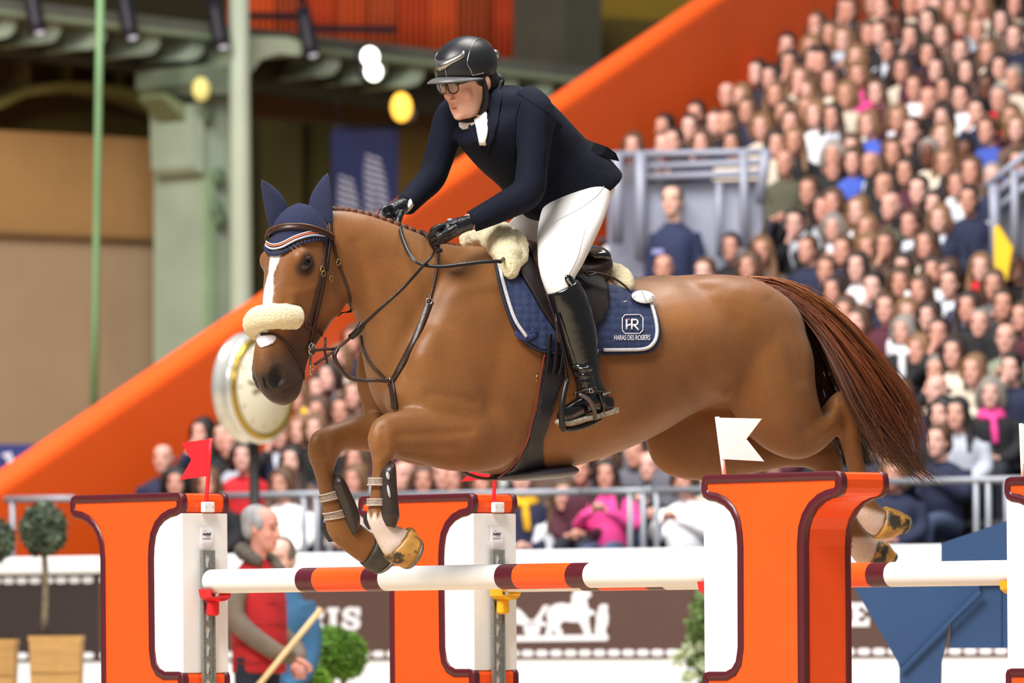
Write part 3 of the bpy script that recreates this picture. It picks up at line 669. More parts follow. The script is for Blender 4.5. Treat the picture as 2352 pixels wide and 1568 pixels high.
    g.add(*ell((0, .06, HZ - .05), ((.095, 0, 0), (0, .07, 0), (0, 0, .09)))); out['hair_bob'] = remesh(g, .014, 3)
    g = G(); rr = random.Random(5)
    for k in range(26):
        a = rr.uniform(0, 6.28); z = rr.uniform(-.08, .12); q = .115 * math.sqrt(max(.1, 1 - (z / .17) ** 2))
        y = .05 + q * math.sin(a)
        if y < -.05 and z < .06: continue
        g.add(*ell((q * math.cos(a) * 1.05, y, HZ + .03 + z), ((.042, 0, 0), (0, .042, 0), (0, 0, .042)), 10, 6))
    g.add(*ell((0, .06, HZ + .03), ((.115, 0, 0), (0, .09, 0), (0, 0, .125)))); out['hair_curly'] = remesh(g, .014, 1)
    g = G(); g.add(*tube([(-.08, -.01, HZ + .02), (-.082, .05, HZ), (-.05, .098, HZ), (0, .108, HZ), (.05, .098, HZ), (.082, .05, HZ), (.08, -.01, HZ + .02)], [.012, .022, .026, .026, .026, .022, .012], 10, 3)); out['hair_fringe'] = remesh(g, .01, 2)
    g = G(); g.add(*ell((0, .02, HZ + .065), ((.096, 0, 0), (0, .112, 0), (0, 0, .1)))); g.add(*ell((0, .0, HZ + .03), ((.1, 0, 0), (0, .115, 0), (0, 0, .025)))); g.add(*ell((0, .05, HZ + .18), ((.03, 0, 0), (0, .03, 0), (0, 0, .03)))); out['knit_hat'] = remesh(g, .013, 3)
    g = G()
    for k, (zz, r) in enumerate(((HZ - .14, .085), (HZ - .185, .1))):
        g.add(*tube([(r * math.sin(t), .03 - r * 1.05 * math.cos(t), zz - .01 * math.cos(t)) for t in [2 * math.pi * j / 12 for j in range(13)]], .032, 8, 2))
    g.add(*tube([(.03, -.1, HZ - .19), (.04, -.125, HZ - .3), (.05, -.12, HZ - .42)], [.03, .035, .03], 8, 2)); out['scarf'] = remesh(g, .014, 2)
    g = G()
    V = [(-.062, -.055, HZ - .155), (.062, -.055, HZ - .155), (.05, -.105, HZ - .24), (.0, -.135, HZ - .43), (-.05, -.105, HZ - .24)]
    V2 = [(x, y + .06, z) for x, y, z in V]; n = 5
    g.add(V + V2, [tuple(range(n)), tuple(range(2 * n - 1, n - 1, -1))] + [(i, i + n, (i + 1) % n + n, (i + 1) % n) for i in range(n)]); me = bpy.data.meshes.new('shirt'); me.from_pydata([tuple(v) for v in g.V], [], g.F); me.update(); out['shirt'] = me
    for k, me in out.items():
        me.materials.clear(); me.materials.append(SKIN if k.startswith('body') else HAIRM if k.startswith('hair') else CLOTH)
        me.polygons.foreach_set('use_smooth', [True] * len(me.polygons))
    return out
PM = seated_meshes()
TOPS = {'k': ('black', (26, 26, 30)), 'n': ('navy', (30, 36, 64)), 'g': ('grey', (96, 96, 106)), 'w': ('white', (240, 240, 246)), 'c': ('cream', (214, 200, 182)), 'r': ('red', (200, 30, 40)), 'R': ('coral red', (236, 78, 66)), 'b': ('blue', (62, 88, 184)), 'm': ('burgundy', (74, 26, 42)), 'o': ('olive green', (84, 84, 66)), 'O': ('sage green', (132, 138, 118)),
        'p': ('pink', (234, 70, 150)), 'y': ('yellow', (240, 182, 30)), 't': ('brown', (98, 76, 66)), 'l': ('pale grey', (190, 196, 210))}
HAIRS = {'k': ('black', (22, 18, 18)), 'd': ('dark brown', (44, 28, 22)), 'b': ('brown', (82, 56, 38)), 'l': ('light brown', (122, 88, 60)), 'g': ('grey', (140, 132, 126)), 'r': ('reddish', (110, 62, 40))}
def lin(c, j=0): return (*[min(1, max(0, x * (1 + j))) for x in srgb(c)], 1)
TILES = {
 1: (1400, 0, 4.9, '''2020 150 m d n s|1790 310 m b k|1890 450 m b b s|1370 560 m k R|1650 680 b g k|2020 720 w d t|1810 880 w d m|2150 390 w b g|2270 540 f l n|2140 900 w l c|1350 840 m d n|1120 1080 b g k|1490 1090 f l n|1870 1070 w l t|1550 1250 w b n|2230 1050 w l c|1960 1270 f b g|830 1300 m d g|900 1440 m d k|530 1450 m d g|1310 1400 b g n|1190 1390 m b k|2040 1390 w b t|1710 1430 f l c|2230 1240 w l t|2250 70 f l c|2330 180 m g n|2300 680 f d t|2320 1290 f l w'''),
 3: (1400, 320, 4.9, '''265 80 w b g|610 70 m b g|720 30 m d k|1040 40 f b n|1380 50 f d c|1880 50 f d c|2080 20 w l k|1975 270 b g o|2240 590 m b k|2080 960 m d k s|2230 1250 m b n|165 920 a k w|450 1070 w k o|550 1290 b b t|870 1260 m b n s|1370 1220 m k k|1640 1040 w l w|1710 1260 w l t|1575 1440 f b t|610 1460 b g t|1070 1510 m b n'''),
 2: (1880, 0, 4.9, '''350 120 m b k|30 150 w d l|130 380 f b t|275 450 f l n :l|560 380 f b k|690 380 m b k|720 90 m b k|880 290 m k w .|1040 420 w d n|430 650 f l n :R|785 570 m d k s|1190 50 b b o|1240 240 w d o|1400 400 w b t|1490 90 f l r|1610 260 f l l|1230 610 f d m|1320 790 w d k|1600 580 m d m|1790 350 b g k|1910 590 w l c|2060 240 w d t|2210 420 m b n|2210 50 w d c|2035 760 f d k|1670 800 w d t|2200 890 m g c|940 790 f b c|1080 990 m b w|1420 1000 w d k|1240 1130 b g k|135 920 w b c|320 1070 f l c|650 1040 w b m|1610 1100 m d w|1890 980 m k k .|2035 1120 m g m :r|1790 1270 m k n|1410 1330 f d g|160 1320 w d l|570 1400 f l b|1060 1480 m b k|2160 1330 f l m|1900 1480 m b b|1410 1530 f l o :c|900 1340 f l m|2230 1450 f l t|450 850 f l p|20 700 m d t|1330 90 m k k|1040 40 f b c|280 60 f l t|1850 60 f l c|1680 60 f b r|550 40 m k w'''),
 4: (1880, 320, 4.9, '''370 90 f b n|165 180 f g k|165 330 m d n|385 250 f b b|590 290 b r n s|835 150 w b k|1000 100 f d m|1240 160 m g c .|1395 30 f l k|1430 270 w l n|1650 140 m k k .|985 370 w d m|1720 360 w b w|1570 510 f b l|1960 430 m g n|2240 260 f b k|740 540 b b k|1125 580 m d k|40 780 w d l|165 710 f b t|450 810 w l w|815 760 b g o|1300 740 w d p|1690 690 m d n|165 1000 f g k s|545 1010 w l w|1035 960 m b k s|1365 900 f l n s|275 1260 m b n|750 1200 w b t|1220 1190 w b c|80 1480 m b n|440 1440 w d w|945 1450 w d k|1295 1480 f d w|1460 1520 f b n|1830 1450 w l k :r|2220 1450 w b k|560 1230 f l t'''),
 5: (1880, 640, 4.9, '''170 140 w d g|620 110 m k n|1150 130 f b k|1480 60 m d n s|1970 80 w b g|2080 300 m d k|2290 440 m b m|760 340 m b m|1690 330 w d k|1815 510 m g k|1000 390 h l w|960 590 f g k :w|450 500 f b t|1350 620 m d k|1250 430 f d k|2110 680 b g O|1130 810 f l k :b|1520 840 w d c|2170 1020 m k n|1330 1050 m g k|1750 1040 w l c|1330 1260 b b n|1940 1300 f g k :p|920 1320 f b t|1390 1530 f k k|1560 1530 w k l|300 380 f b g|920 50 f b k'''),
 6: (1880, 960, 4.9, '''1350 270 m b n|848 640 h l n Y'''),
 7: (600, 720, 5.227, '''1070 100 b b w|1120 320 f b n|940 560 f l c|430 1010 f l R|690 1180 f b n|570 1270 f l c|960 1180 m b n|820 760 f d g|1120 980 w b t|160 1420 m d k|700 900 f d t'''),
 8: (300, 960, 3.92, '''290 370 b g n|645 140 w k n|410 590 f k k|700 600 f b k|830 170 m d k|1345 150 m b n s|1455 390 w k t|1370 600 f b w|900 240 m d l|1015 350 f d r|2040 380 f b w|2030 560 f l c|1530 110 h l n Y|1660 100 f l k'''),
 9: (880, 1030, 3.095, '''150 200 b g n|430 190 b g n|290 230 f b k|510 210 f b c|720 240 f l t|990 220 m b n :y|1290 340 w b w|1590 190 w d p|1410 150 m d m|1890 130 b g k s|1600 70 f b k|2150 230 f b w|1790 30 m d k'''),
}
rp = random.Random(21); SPOTS = []
for tl, (ou, ov, sc, txt) in TILES.items():
    for ln in txt.split('|'):
        f = ln.split(); u = ou + float(f[0]) / sc; v = ov + float(f[1]) / sc
        e, k, d, w = row_d(u, v)
        SPOTS.append(dict(u=u, v=v, k=max(0, k), d=d, w=w, t=f[2], h=f[3], c=f[4], x=f[5:]))
fl = random.Random(4)                 # the rows go on behind the horse
for v0 in (770, 860, 950, 1030):
    for u0 in range(930 if v0 < 1000 else 1240, 1860, 104):
        if 1375 < u0 and v0 < 1000 and u0 < 1400: continue
        u, v = u0 + fl.uniform(-18, 18), v0 + fl.uniform(-14, 14); e, k, d, w = row_d(u, v)
        SPOTS.append(dict(u=u, v=v, k=max(0, k), d=d, w=w, t=fl.choice('mmwwfb'), h=fl.choice('kdbblg'), c=fl.choice('knngwcmtl'), x=[]))
rows = {}
for s in SPOTS: rows.setdefault(s['k'], []).append(s)
ORD = ['first', 'second', 'third', 'fourth', 'fifth', 'sixth', 'seventh', 'eighth', 'ninth', 'tenth', 'eleventh', 'twelfth', 'thirteenth', 'fourteenth', 'fifteenth', 'sixteenth', 'seventeenth', 'eighteenth', 'nineteenth', 'twentieth', 'twenty-first', 'twenty-second', 'twenty-third', 'twenty-fourth', 'twenty-fifth', 'twenty-sixth', 'twenty-seventh', 'twenty-eighth', 'twenty-ninth']
def sub(me, parent, name, col):
    o = bpy.data.objects.new(name, me); COL.objects.link(o); o.parent = parent; o.color = col; return o
for k, rw in rows.items():
    rw.sort(key=lambda s: s['u'])
    for i, s in enumerate(rw):
        hp = s['w'].copy(); tw = (hp - wallC).dot(SE); hp = hp + SE * max(0, .34 - tw); arms = rp.choice(['lap'] * 9 + ['chin', 'clap'])
        ang = math.atan2(-SN.x, SN.y) + rp.uniform(-.25, .3) + .12        # facing the arena
        b = bpy.data.objects.new('person', PM['body_' + arms]); COL.objects.link(b)
        scl = rp.uniform(.86, .93)
        Rm = Matrix.Rotation(ang, 4, 'Z'); b.matrix_world = Matrix.Translation(hp) @ Rm @ Matrix.Diagonal((scl, scl, scl, 1)) @ Matrix.Translation((0, .02, -HZ))
        dark = '.' in s['x']
        sk = rp.choice([(218, 164, 148), (210, 152, 134), (202, 146, 126), (224, 174, 160)]) if not dark else (104, 62, 44)
        b.color = lin(sk)
        cn, cc = TOPS[s['c']]; hn, hcx = HAIRS[s['h']]
        sub(PM['coat_' + arms], b, 'coat', lin(cc, rp.uniform(-.12, .15)))
        sub(PM['legs'], b, 'trousers', lin(rp.choice([(30, 32, 44), (44, 46, 60), (26, 26, 30), (70, 84, 116)])))
        hm = {'m': 'hair_short', 'b': 'hair_fringe', 'w': 'hair_long', 'f': 'hair_bob', 'a': 'hair_curly', 'h': 'hair_bob'}[s['t']]
        sub(PM[hm], b, 'hair', lin(hcx, rp.uniform(-.2, .2)))
        desc = {'m': 'short %s hair' % hn, 'b': 'thin %s hair' % hn, 'w': 'long %s hair' % hn, 'f': 'bobbed %s hair' % hn, 'a': 'curly %s hair' % hn, 'h': 'a yellow hat' if 'Y' in s['x'] else 'a knit hat'}[s['t']]
        if s['t'] == 'h': sub(PM['knit_hat'], b, 'hat', lin((236, 190, 30) if 'Y' in s['x'] else cc))
        if 's' in s['x']: sub(PM['shirt'], b, 'shirt', lin((226, 230, 244)))
        for q in s['x']:
            if q[0] == ':': sub(PM['scarf'], b, 'scarf', lin(TOPS[q[1]][1]))
        tag(b, 'Spectator in %s, %s, %s from left in the %s stand row' % (cn, desc, ORD[i], ORD[k]), 'person', 'seated spectators in the grandstand')
print('crowd', len(SPOTS), 'rows', sorted((k, len(r)) for k, r in rows.items()))
# ------------------------------------------------------------------ the horse: frame of its own (t along h, s towards its left = camera side)
HA = math.radians(31); HH = Vector((math.cos(HA), math.sin(HA), 0)); HR = Vector((math.sin(HA), -math.cos(HA), 0))
_h0 = P(1150, 900, 25.4)
def H(u, v, s=0.0):                  # point s metres beside the horse's midplane that shows at pixel (u, v)
    q, p = img(u, v); X0, Y0 = _h0.x + s * HR.x, _h0.y + s * HR.y
    t = (X0 - q * Y0) / (q * HH.y - HH.x)
    x, y = X0 + t * HH.x, Y0 + t * HH.y
    return Vector((x, y, CZ + p * y))
def loft(secs, n=28, sub=4, e=1.0, side=None):
    """secs: (topu, topv, botu, botv, s, halfwidth[, egg]); rings across the body"""
    rowz = []
    for q in secs:
        a, b = H(q[0], q[1], q[4]), H(q[2], q[3], q[4]); rowz.append([*a, *b, q[5], q[6] if len(q) > 6 else 0.0])
    sd = HR if side is None else side; R = []
    for q in cr(rowz, sub):
        a, b = Vector(q[:3]), Vector(q[3:6]); c = (a + b) / 2; ax = (a - b) / 2
        R.append([c + ax * math.cos(x) + sd * (math.copysign(abs(math.sin(x)) ** e, math.sin(x)) * max(.004, q[6]) * (1 - q[7] * math.cos(x))) for x in [2 * math.pi * j / n for j in range(n)]])
    return rings(R)
def ball(u, v, s, ru, rv, rs, rot=0):   # ellipsoid: radii in px along image u,v (on the midplane) and metres sideways
    c = H(u, v, s); cs, sn = math.cos(rot), math.sin(rot)
    a = H(u + ru * cs, v - ru * sn, s) - c; b = H(u + rv * sn, v + rv * cs, s) - c
    return ell(c, (a, HR * rs, b), 18, 12)
hg = G()
# trunk
hg.add(*loft([(876, 800, 890, 905, 0, .06), (905, 735, 920, 962, 0, .17), (970, 630, 975, 1030, 0, .235), (1045, 580, 1050, 1072, 0, .265), (1120, 566, 1125, 1090, 0, .28), (1220, 590, 1220, 1092, 0, .295), (1320, 622, 1320, 1070, 0, .31), (1420, 640, 1415, 1038, 0, .315),
               (1505, 637, 1495, 1000, 0, .305), (1590, 630, 1570, 955, 0, .29), (1670, 631, 1640, 930, 0, .28), (1735, 645, 1710, 925, 0, .25), (1788, 690, 1780, 905, 0, .18), (1815, 745, 1812, 860, 0, .07)], 36, 4, .92))
# neck
hg.add(*loft([(1100, 562, 935, 1000, 0, .165, .2), (1030, 560, 876, 935, 0, .16, .2), (955, 533, 850, 850, 0, .13, .2), (880, 505, 838, 770, 0, .105, .2), (812, 485, 818, 715, 0, .088, .15), (765, 480, 790, 690, 0, .078, .1), (735, 488, 755, 660, 0, .065, .1)], 28, 4, .95))
# shoulder and muscle masses (near and far)
for s in (1, -1):
    o = 0 if s > 0 else -2 * .2 * HR.x * FPX / 25.4
    sh = lambda u: u + (0 if s > 0 else -.40 * HR.x * 590)
    hg.add(*ball(sh(1055), 905, s * .175, 105, 170, .080, .35)); hg.add(*ball(sh(1120), 975, s * .17, 105, 100, .085)); hg.add(*ball(sh(1125), 720, s * .10, 60, 130, .10, .5))
    if s > 0: hg.add(*ball(955, 900, .09, 65, 95, .11))
    hg.add(*ball(sh(1700), 760, s * .16, 150, 120, .13, -.2)); hg.add(*ball(sh(1640), 665, s * .10, 85, 34, .12))
# near foreleg
def leg(secs, n=20, sub=4): hg.add(*loft(secs, n, sub, .95))
leg([(1180, 915, 1160, 1075, .14, .06), (1120, 925, 1095, 1085, .17, .085), (1050, 930, 1020, 1080, .18, .085), (985, 934, 965, 1064, .18, .072), (925, 941, 918, 1052, .18, .058), (880, 950, 912, 1045, .18, .052), (860, 972, 907, 1042, .18, .052), (849, 1004, 906, 1045, .18, .050), (853, 1036, 901, 1056, .18, .042),
     (856, 1068, 895, 1076, .18, .033), (853, 1112, 890, 1116, .18, .031), (848, 1158, 888, 1160, .18, .033), (843, 1184, 893, 1192, .18, .038), (850, 1210, 905, 1204, .18, .040), (862, 1236, 917, 1207, .18, .037), (875, 1262, 930, 1212, .18, .040), (888, 1283, 940, 1212, .18, .048)])
# far foreleg
leg([(1000, 925, 985, 1075, -.12, .06), (930, 932, 930, 1062, -.14, .075), (865, 945, 872, 1042, -.15, .068), (800, 961, 812, 1034, -.15, .058), (757, 975, 792, 1034, -.15, .052), (727, 990, 782, 1040, -.15, .052), (711, 1018, 777, 1048, -.15, .050), (713, 1054, 772, 1062, -.15, .042), (723, 1090, 766, 1086, -.15, .033),
     (733, 1130, 777, 1122, -.15, .031), (743, 1172, 792, 1160, -.15, .033), (748, 1206, 806, 1184, -.15, .038), (760, 1238, 828, 1202, -.15, .040), (788, 1264, 846, 1216, -.15, .038), (812, 1282, 855, 1222, -.15, .040), (834, 1297, 864, 1224, -.15, .047)])
# near hind leg
leg([(1640, 690, 1830, 745, .12, .15), (1640, 790, 1858, 815, .14, .15), (1655, 870, 1866, 890, .15, .135), (1690, 945, 1878, 935, .155, .115), (1728, 1003, 1890, 955, .155, .10), (1775, 1040, 1897, 945, .155, .09), (1828, 1056, 1902, 930, .155, .08), (1872, 1044, 1910, 912, .155, .068), (1905, 1016, 1922, 898, .155, .054),
     (1924, 1000, 1946, 890, .155, .046), (1930, 1010, 1972, 905, .155, .044), (1936, 1030, 1974, 968, .155, .042), (1944, 1060, 1978, 1032, .155, .034), (1955, 1105, 1990, 1085, .155, .031), (1965, 1145, 2000, 1128, .155, .034), (1965, 1180, 2012, 1150, .155, .040), (1985, 1215, 2022, 1162, .155, .040), (2010, 1234, 2032, 1166, .155, .046)])
# far hind leg
leg([(1545, 800, 1740, 790, -.13, .13), (1495, 910, 1735, 900, -.15, .12), (1486, 985, 1725, 960, -.155, .11), (1492, 1035, 1700, 975, -.155, .10), (1515, 1078, 1690, 980, -.155, .09), (1565, 1100, 1700, 985, -.155, .082), (1640, 1104, 1735, 990, -.155, .074), (1730, 1088, 1790, 998, -.155, .064), (1810, 1074, 1840, 1006, -.155, .052),
     (1862, 1078, 1888, 1002, -.155, .046), (1880, 1092, 1925, 1020, -.155, .043), (1892, 1122, 1934, 1068, -.155, .038), (1908, 1160, 1948, 1130, -.155, .032), (1930, 1215, 1968, 1190, -.155, .034), (1940, 1252, 1988, 1218, -.155, .040), (1965, 1290, 2005, 1232, -.155, .040), (1990, 1306, 2012, 1238, -.155, .046)])
# tail dock
hg.add(*loft([(1670, 640, 1680, 700, 0, .04), (1720, 632, 1722, 690, 0, .038), (1770, 645, 1762, 690, 0, .03), (1810, 672, 1798, 705, 0, .018)], 14, 3))
# head in a frame of its own
HY = math.radians(48); LEAN = .25
HF = Vector((-math.cos(HY), -math.sin(HY), 0)); HL = Vector((math.sin(HY), -math.cos(HY), 0))
HD = (HF * LEAN - Z1).normalized(); HN = (HF + Z1 * LEAN).normalized(); HO = H(690, 485, 0)
def HP(a, n, l=0.0): return HO + HD * a + HN * n + HL * l
hs = [(-.022, .02, -.05, .03, 0), (.012, .052, -.10, .072, 0), (.07, .085, -.19, .095, -.05), (.14, .097, -.245, .104, -.1), (.22, .100, -.278, .108, -.16), (.30, .100, -.285, .095, -.15), (.38, .101, -.245, .078, -.1), (.46, .103, -.20, .066, 0), (.54, .108, -.162, .060, .05), (.61, .104, -.148, .064, .02), (.67, .084, -.148, .064, 0), (.715, .04, -.13, .052, 0), (.748, -.02, -.09, .028, 0)]
R = []
for a, f, b, w, eg in cr(hs, 4):
    R.append([HP(a, (f + b) / 2 + (f - b) / 2 * math.cos(x), math.copysign(abs(math.sin(x)) ** .82, math.sin(x)) * w * (1 - eg * math.cos(x))) for x in [2 * math.pi * j / 30 for j in range(30)]])
hg.add(*rings(R))
for sd in (1, -1):
    hg.add(*ell(HP(.205, .045, sd * .085), (HD * .045, HN * .04, HL * .034)))          # brow
    hg.add(*ell(HP(.28, -.15, sd * .062), (HD * .11, HN * .115, HL * .034)))            # cheek
    hg.add(*ell(HP(.33, .03, sd * .066), (HD * .14, HN * .018, HL * .016)))             # facial crest
    hg.add(*ell(HP(.66, .03, sd * .056), (HD * .055, HN * .045, HL * .022)))           # nostril rim
hg.add(*ell(HP(.70, -.08, 0), (HD * .045, HN * .05, HL * .046)))                        # lips
hg.add(*ell(HP(.06, -.13, 0), (HD * .12, HN * .12, HL * .078)))                         # throat filler
me = remesh(hg, .0095, 22)
# nostrils and eye sockets pressed in
co = np.empty(len(me.vertices) * 3); me.vertices.foreach_get('co', co); co = co.reshape(-1, 3)
def hloc(c):
    d = c - np.array(HO); return d @ np.array(HD), d @ np.array(HN), d @ np.array(HL)
a, n_, l_ = hloc(co)
for sd in (1, -1):
    d2 = ((a - .668) / .042) ** 2 + ((n_ - .035) / .036) ** 2
    m = np.exp(-(d2 * 1.1) ** 2) * (l_ * sd > .02); co -= np.outer(m * .034 * sd, np.array(HL)) + np.outer(m * .008, np.array(HN))
    d2 = ((a - .222) / .030) ** 2 + ((n_ - .022) / .030) ** 2
    m = np.exp(-d2 * 1.6) * (l_ * sd > .04); co -= np.outer(m * .010 * sd, np.array(HL))
me.vertices.foreach_set('co', co.ravel()); me.update()
def pxy(c):
    A_ = c[:, 0] / c[:, 1] * FPX; B_ = (c[:, 2] - CZ) / c[:, 1] * FPX
    return HU + A_ * CR - B_ * SR, HV - (A_ * SR + B_ * CR)
def horse_tone(c):
    a, n_, l_ = hloc(c); d = c - np.array(_h0); s = d @ np.array(HR); t = d @ np.array(HH); z = c[:, 2]
    base = np.array(srgb((124, 77, 36))); lite = np.array(srgb((150, 104, 60))); dark = np.array(srgb((82, 44, 22)))
    out = np.tile(base, (len(c), 1))
    def mix(m, col): 
        nonlocal out
        out = out * (1 - m[:, None]) + np.array(col) * m[:, None]
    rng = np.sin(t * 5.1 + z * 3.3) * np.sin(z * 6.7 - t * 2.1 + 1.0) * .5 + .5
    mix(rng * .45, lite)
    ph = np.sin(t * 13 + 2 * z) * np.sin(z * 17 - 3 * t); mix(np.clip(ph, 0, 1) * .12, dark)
    hd = (a > -.02) & (a < .8) & (np.abs(l_) < .16) & (n_ > -.32) & (n_ < .16) & (t < -.35)
    # dark muzzle
    mz = sm(a, .50, .65) * hd * (1 - .75 * sm(n_, .06, .10) * (1 - sm(a, .64, .7))); mix(mz * .88, srgb((38, 31, 30)))
    for sd in (1, -1):
        d2 = ((a - .670) / .044) ** 2 + ((n_ - .034) / .037) ** 2; mix((1 - sm(d2, .55, 1.2)) * hd * (l_ * sd > .015), srgb((18, 15, 16)))
        d2 = ((a - .222) / .055) ** 2 + ((n_ - .022) / .05) ** 2; mix((1 - sm(d2, .35, 1.2)) * hd * (l_ * sd > .04) * .85, srgb((34, 20, 16)))
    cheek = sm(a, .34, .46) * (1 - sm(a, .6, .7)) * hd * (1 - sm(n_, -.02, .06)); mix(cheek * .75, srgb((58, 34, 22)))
    # blaze
    wv = .018 + .006 * np.sin(a * 40); bl = hd * (n_ > .05) * (1 - sm(np.abs(l_ + .0 + .004 * np.sin(a * 25)), wv, wv + .006)) * sm(a, .14, .16) * (1 - sm(a, .50, .54)); mix(bl, srgb((240, 232, 228)))
    # white sock (near fore), pale pasterns behind
    u, v = pxy(c); edge = 1183 + 8 * np.sin(u * .4)
    mix(((s > .05) & (u < 1000)) * sm(v, edge - 6, edge + 6) * (v < 1400), srgb((232, 214, 204)))
    hb = (u > 1955) & (v > 1120); mix(hb * (s > 0) * sm(v - (u - 1990) * .3, 1160, 1175), srgb((214, 186, 170))); mix(hb * (s < 0) * sm(v, 1228, 1240), srgb((214, 186, 170)))
    # darker knees and cannon tone of the coat
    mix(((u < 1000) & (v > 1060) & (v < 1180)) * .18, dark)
    return out
# muscle relief: ridges (+) and grooves (-) in millimetres along lines on the near side
nrm = np.empty(len(me.vertices) * 3); me.vertices.foreach_get('normal', nrm); nrm = nrm.reshape(-1, 3)
U_, V_ = pxy(co); vis = (nrm @ np.array(-Vector((0, 1, .02)))) > .05; S_ = (co - np.array(_h0)) @ np.array(HR)
RELIEF = [([(1015, 630), (965, 715), (918, 800), (890, 872)], -9, 22), ([(1172, 640), (1160, 760), (1140, 860), (1120, 930)], -6, 26), ([(1050, 660), (1010, 740), (975, 820)], 6, 26), ([(985, 905), (1040, 912), (1090, 922)], -6, 12), ([(1070, 890), (1100, 960), (1090, 1020)], 5, 30),
          ([(1080, 990), (1000, 996), (915, 1000)], -5, 10), ([(1060, 1030), (990, 1030), (920, 1025)], -4, 9), ([(1548, 668), (1590, 720), (1640, 790), (1670, 850)], 6, 26), ([(1490, 700), (1540, 790), (1585, 870), (1620, 928)], -8, 30), ([(1770, 690), (1812, 780), (1838, 870)], -6, 16),
          ([(1650, 900), (1680, 945), (1715, 1000)], 5, 16), ([(1845, 985), (1890, 950), (1935, 912)], -7, 12), ([(1870, 1010), (1915, 975)], 4, 10), ([(820, 560), (842, 650), (848, 740)], -5, 18), ([(840, 515), (920, 560), (1000, 620)], 4, 30), ([(870, 600), (930, 690), (960, 760)], -4, 28), ([(1300, 1040), (1420, 1000), (1520, 940)], 3, 24),
          ([(668, 672), (700, 668), (738, 652)], 4, 8), ([(652, 893), (672, 890), (692, 874)], -5, 5), ([(862, 962), (852, 1000), (858, 1030)], 5, 10), ([(722, 992), (713, 1030), (718, 1056)], 5, 10), ([(880, 985), (884, 1030)], -4, 9), ([(745, 1000), (750, 1044)], -4, 9), ([(884, 1062), (880, 1100)], -3, 6), ([(758, 1066), (765, 1100)], -3, 6), ([(1940, 895), (1958, 912), (1962, 950)], 5, 12), ([(1935, 940), (1945, 980)], -5, 10)]
for pl, mm, wd in RELIEF:
    Q = cr(pl, 10); d2 = np.full(len(co), 1e9)
    bb = (U_ > Q[:, 0].min() - 3 * wd) & (U_ < Q[:, 0].max() + 3 * wd) & (V_ > Q[:, 1].min() - 3 * wd) & (V_ < Q[:, 1].max() + 3 * wd) & vis
    ix = np.where(bb)[0]
    if len(ix): d2[ix] = ((U_[ix, None] - Q[None, :, 0]) ** 2 + (V_[ix, None] - Q[None, :, 1]) ** 2).min(1)
    co += nrm * (mm * .001 * np.exp(-d2 / (wd * wd)))[:, None]
me.vertices.foreach_set('co', co.ravel()); me.update()
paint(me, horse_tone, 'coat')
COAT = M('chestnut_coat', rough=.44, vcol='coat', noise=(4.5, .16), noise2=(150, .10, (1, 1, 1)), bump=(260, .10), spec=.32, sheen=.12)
horse = empty('horse', H(1300, 1500) * Vector((1, 1, 0)), 'chestnut horse with white blaze jumping over the rails, ridden', 'horse')
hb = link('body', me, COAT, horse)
BV = BVHTree.FromPolygons([Vector(c) for c in co], [tuple(p.vertices) for p in me.polygons])
CAMP = Vector((0, 0, CZ))
def hit(u, v, off=0.0, bv=None):
    q, p = img(u, v); d = Vector((q, 1, p)).normalized(); r = (bv or BV).ray_cast(CAMP + d * 15, d)
    if r[0] is None:
        n = min(((bv or BV).find_nearest(P(u, v, 23.8 + .04 * k)) for k in range(90)), key=lambda z: z[3]); return n[0] + n[1] * off, n[1]
    return r[0] + r[1] * off, r[1]
# hooves
def hoof(secs, mw, ms, name, rim):
    V, F = loft(secs, 24, 3, .9); o = mk(name, V, F, mw, horse)
    a, b = H(*secs[-1][:2], secs[-1][4]), H(*secs[-1][2:4], secs[-1][4])
    return o
AMB = M('amber_hoof', (186, 138, 66), .5, noise=(26, .25), bump=(40, .2))
_n = AMB.node_tree; _b = _n.nodes['Principled BSDF']; _src = _b.inputs['Base Color'].links[0].from_socket; _t = _n.nodes.new('ShaderNodeTexNoise'); _t.inputs['Scale'].default_value = 17; _t.inputs['Detail'].default_value = 5
_tc = _n.nodes.new('ShaderNodeTexCoord'); _n.links.new(_tc.outputs['Object'], _t.inputs['Vector']); _m = _n.nodes.new('ShaderNodeMapRange'); _m.inputs['From Min'].default_value = .52; _m.inputs['From Max'].default_value = .60; _n.links.new(_t.outputs['Fac'], _m.inputs['Value'])
_x = _n.nodes.new('ShaderNodeMix'); _x.data_type = 'RGBA'; _n.links.new(_m.outputs[0], _x.inputs[0]); _n.links.new(_src, _x.inputs[6]); _x.inputs[7].default_value = (*srgb((58, 52, 40)), 1); _n.links.new(_x.outputs[2], _b.inputs['Base Color'])
DKH = M('dark_hoof', (62, 58, 48), .6, noise=(20, .4), bump=(40, .2)); SHOE = M('horseshoe_steel', (120, 116, 104), .45, metal=.6, noise=(60, .2))
hoof([(886, 1280, 942, 1210, .18, .050), (900, 1292, 949, 1217, .18, .058), (930, 1305, 960, 1236, .18, .064)], AMB, None, 'hoof', None)
mk('horseshoe', *loft([(929, 1305, 960, 1235, .18, .065), (935, 1307, 963, 1240, .18, .066), (938, 1306, 964, 1242, .18, .062)], 24, 2, .9), SHOE, horse)
hoof([(832, 1295, 864, 1223, -.15, .049), (845, 1306, 884, 1236, -.15, .057), (864, 1315, 900, 1270, -.15, .06)], DKH, None, 'hoof', None)
mk('horseshoe', *loft([(862, 1316, 900, 1270, -.15, .061), (868, 1318, 903, 1275, -.15, .062), (870, 1317, 902, 1278, -.15, .058)], 24, 2, .9), SHOE, horse)
hoof([(2008, 1236, 2034, 1162, .155, .047), (2035, 1238, 2058, 1170, .155, .056), (2070, 1226, 2082, 1184, .155, .05)], AMB, None, 'hoof', None)
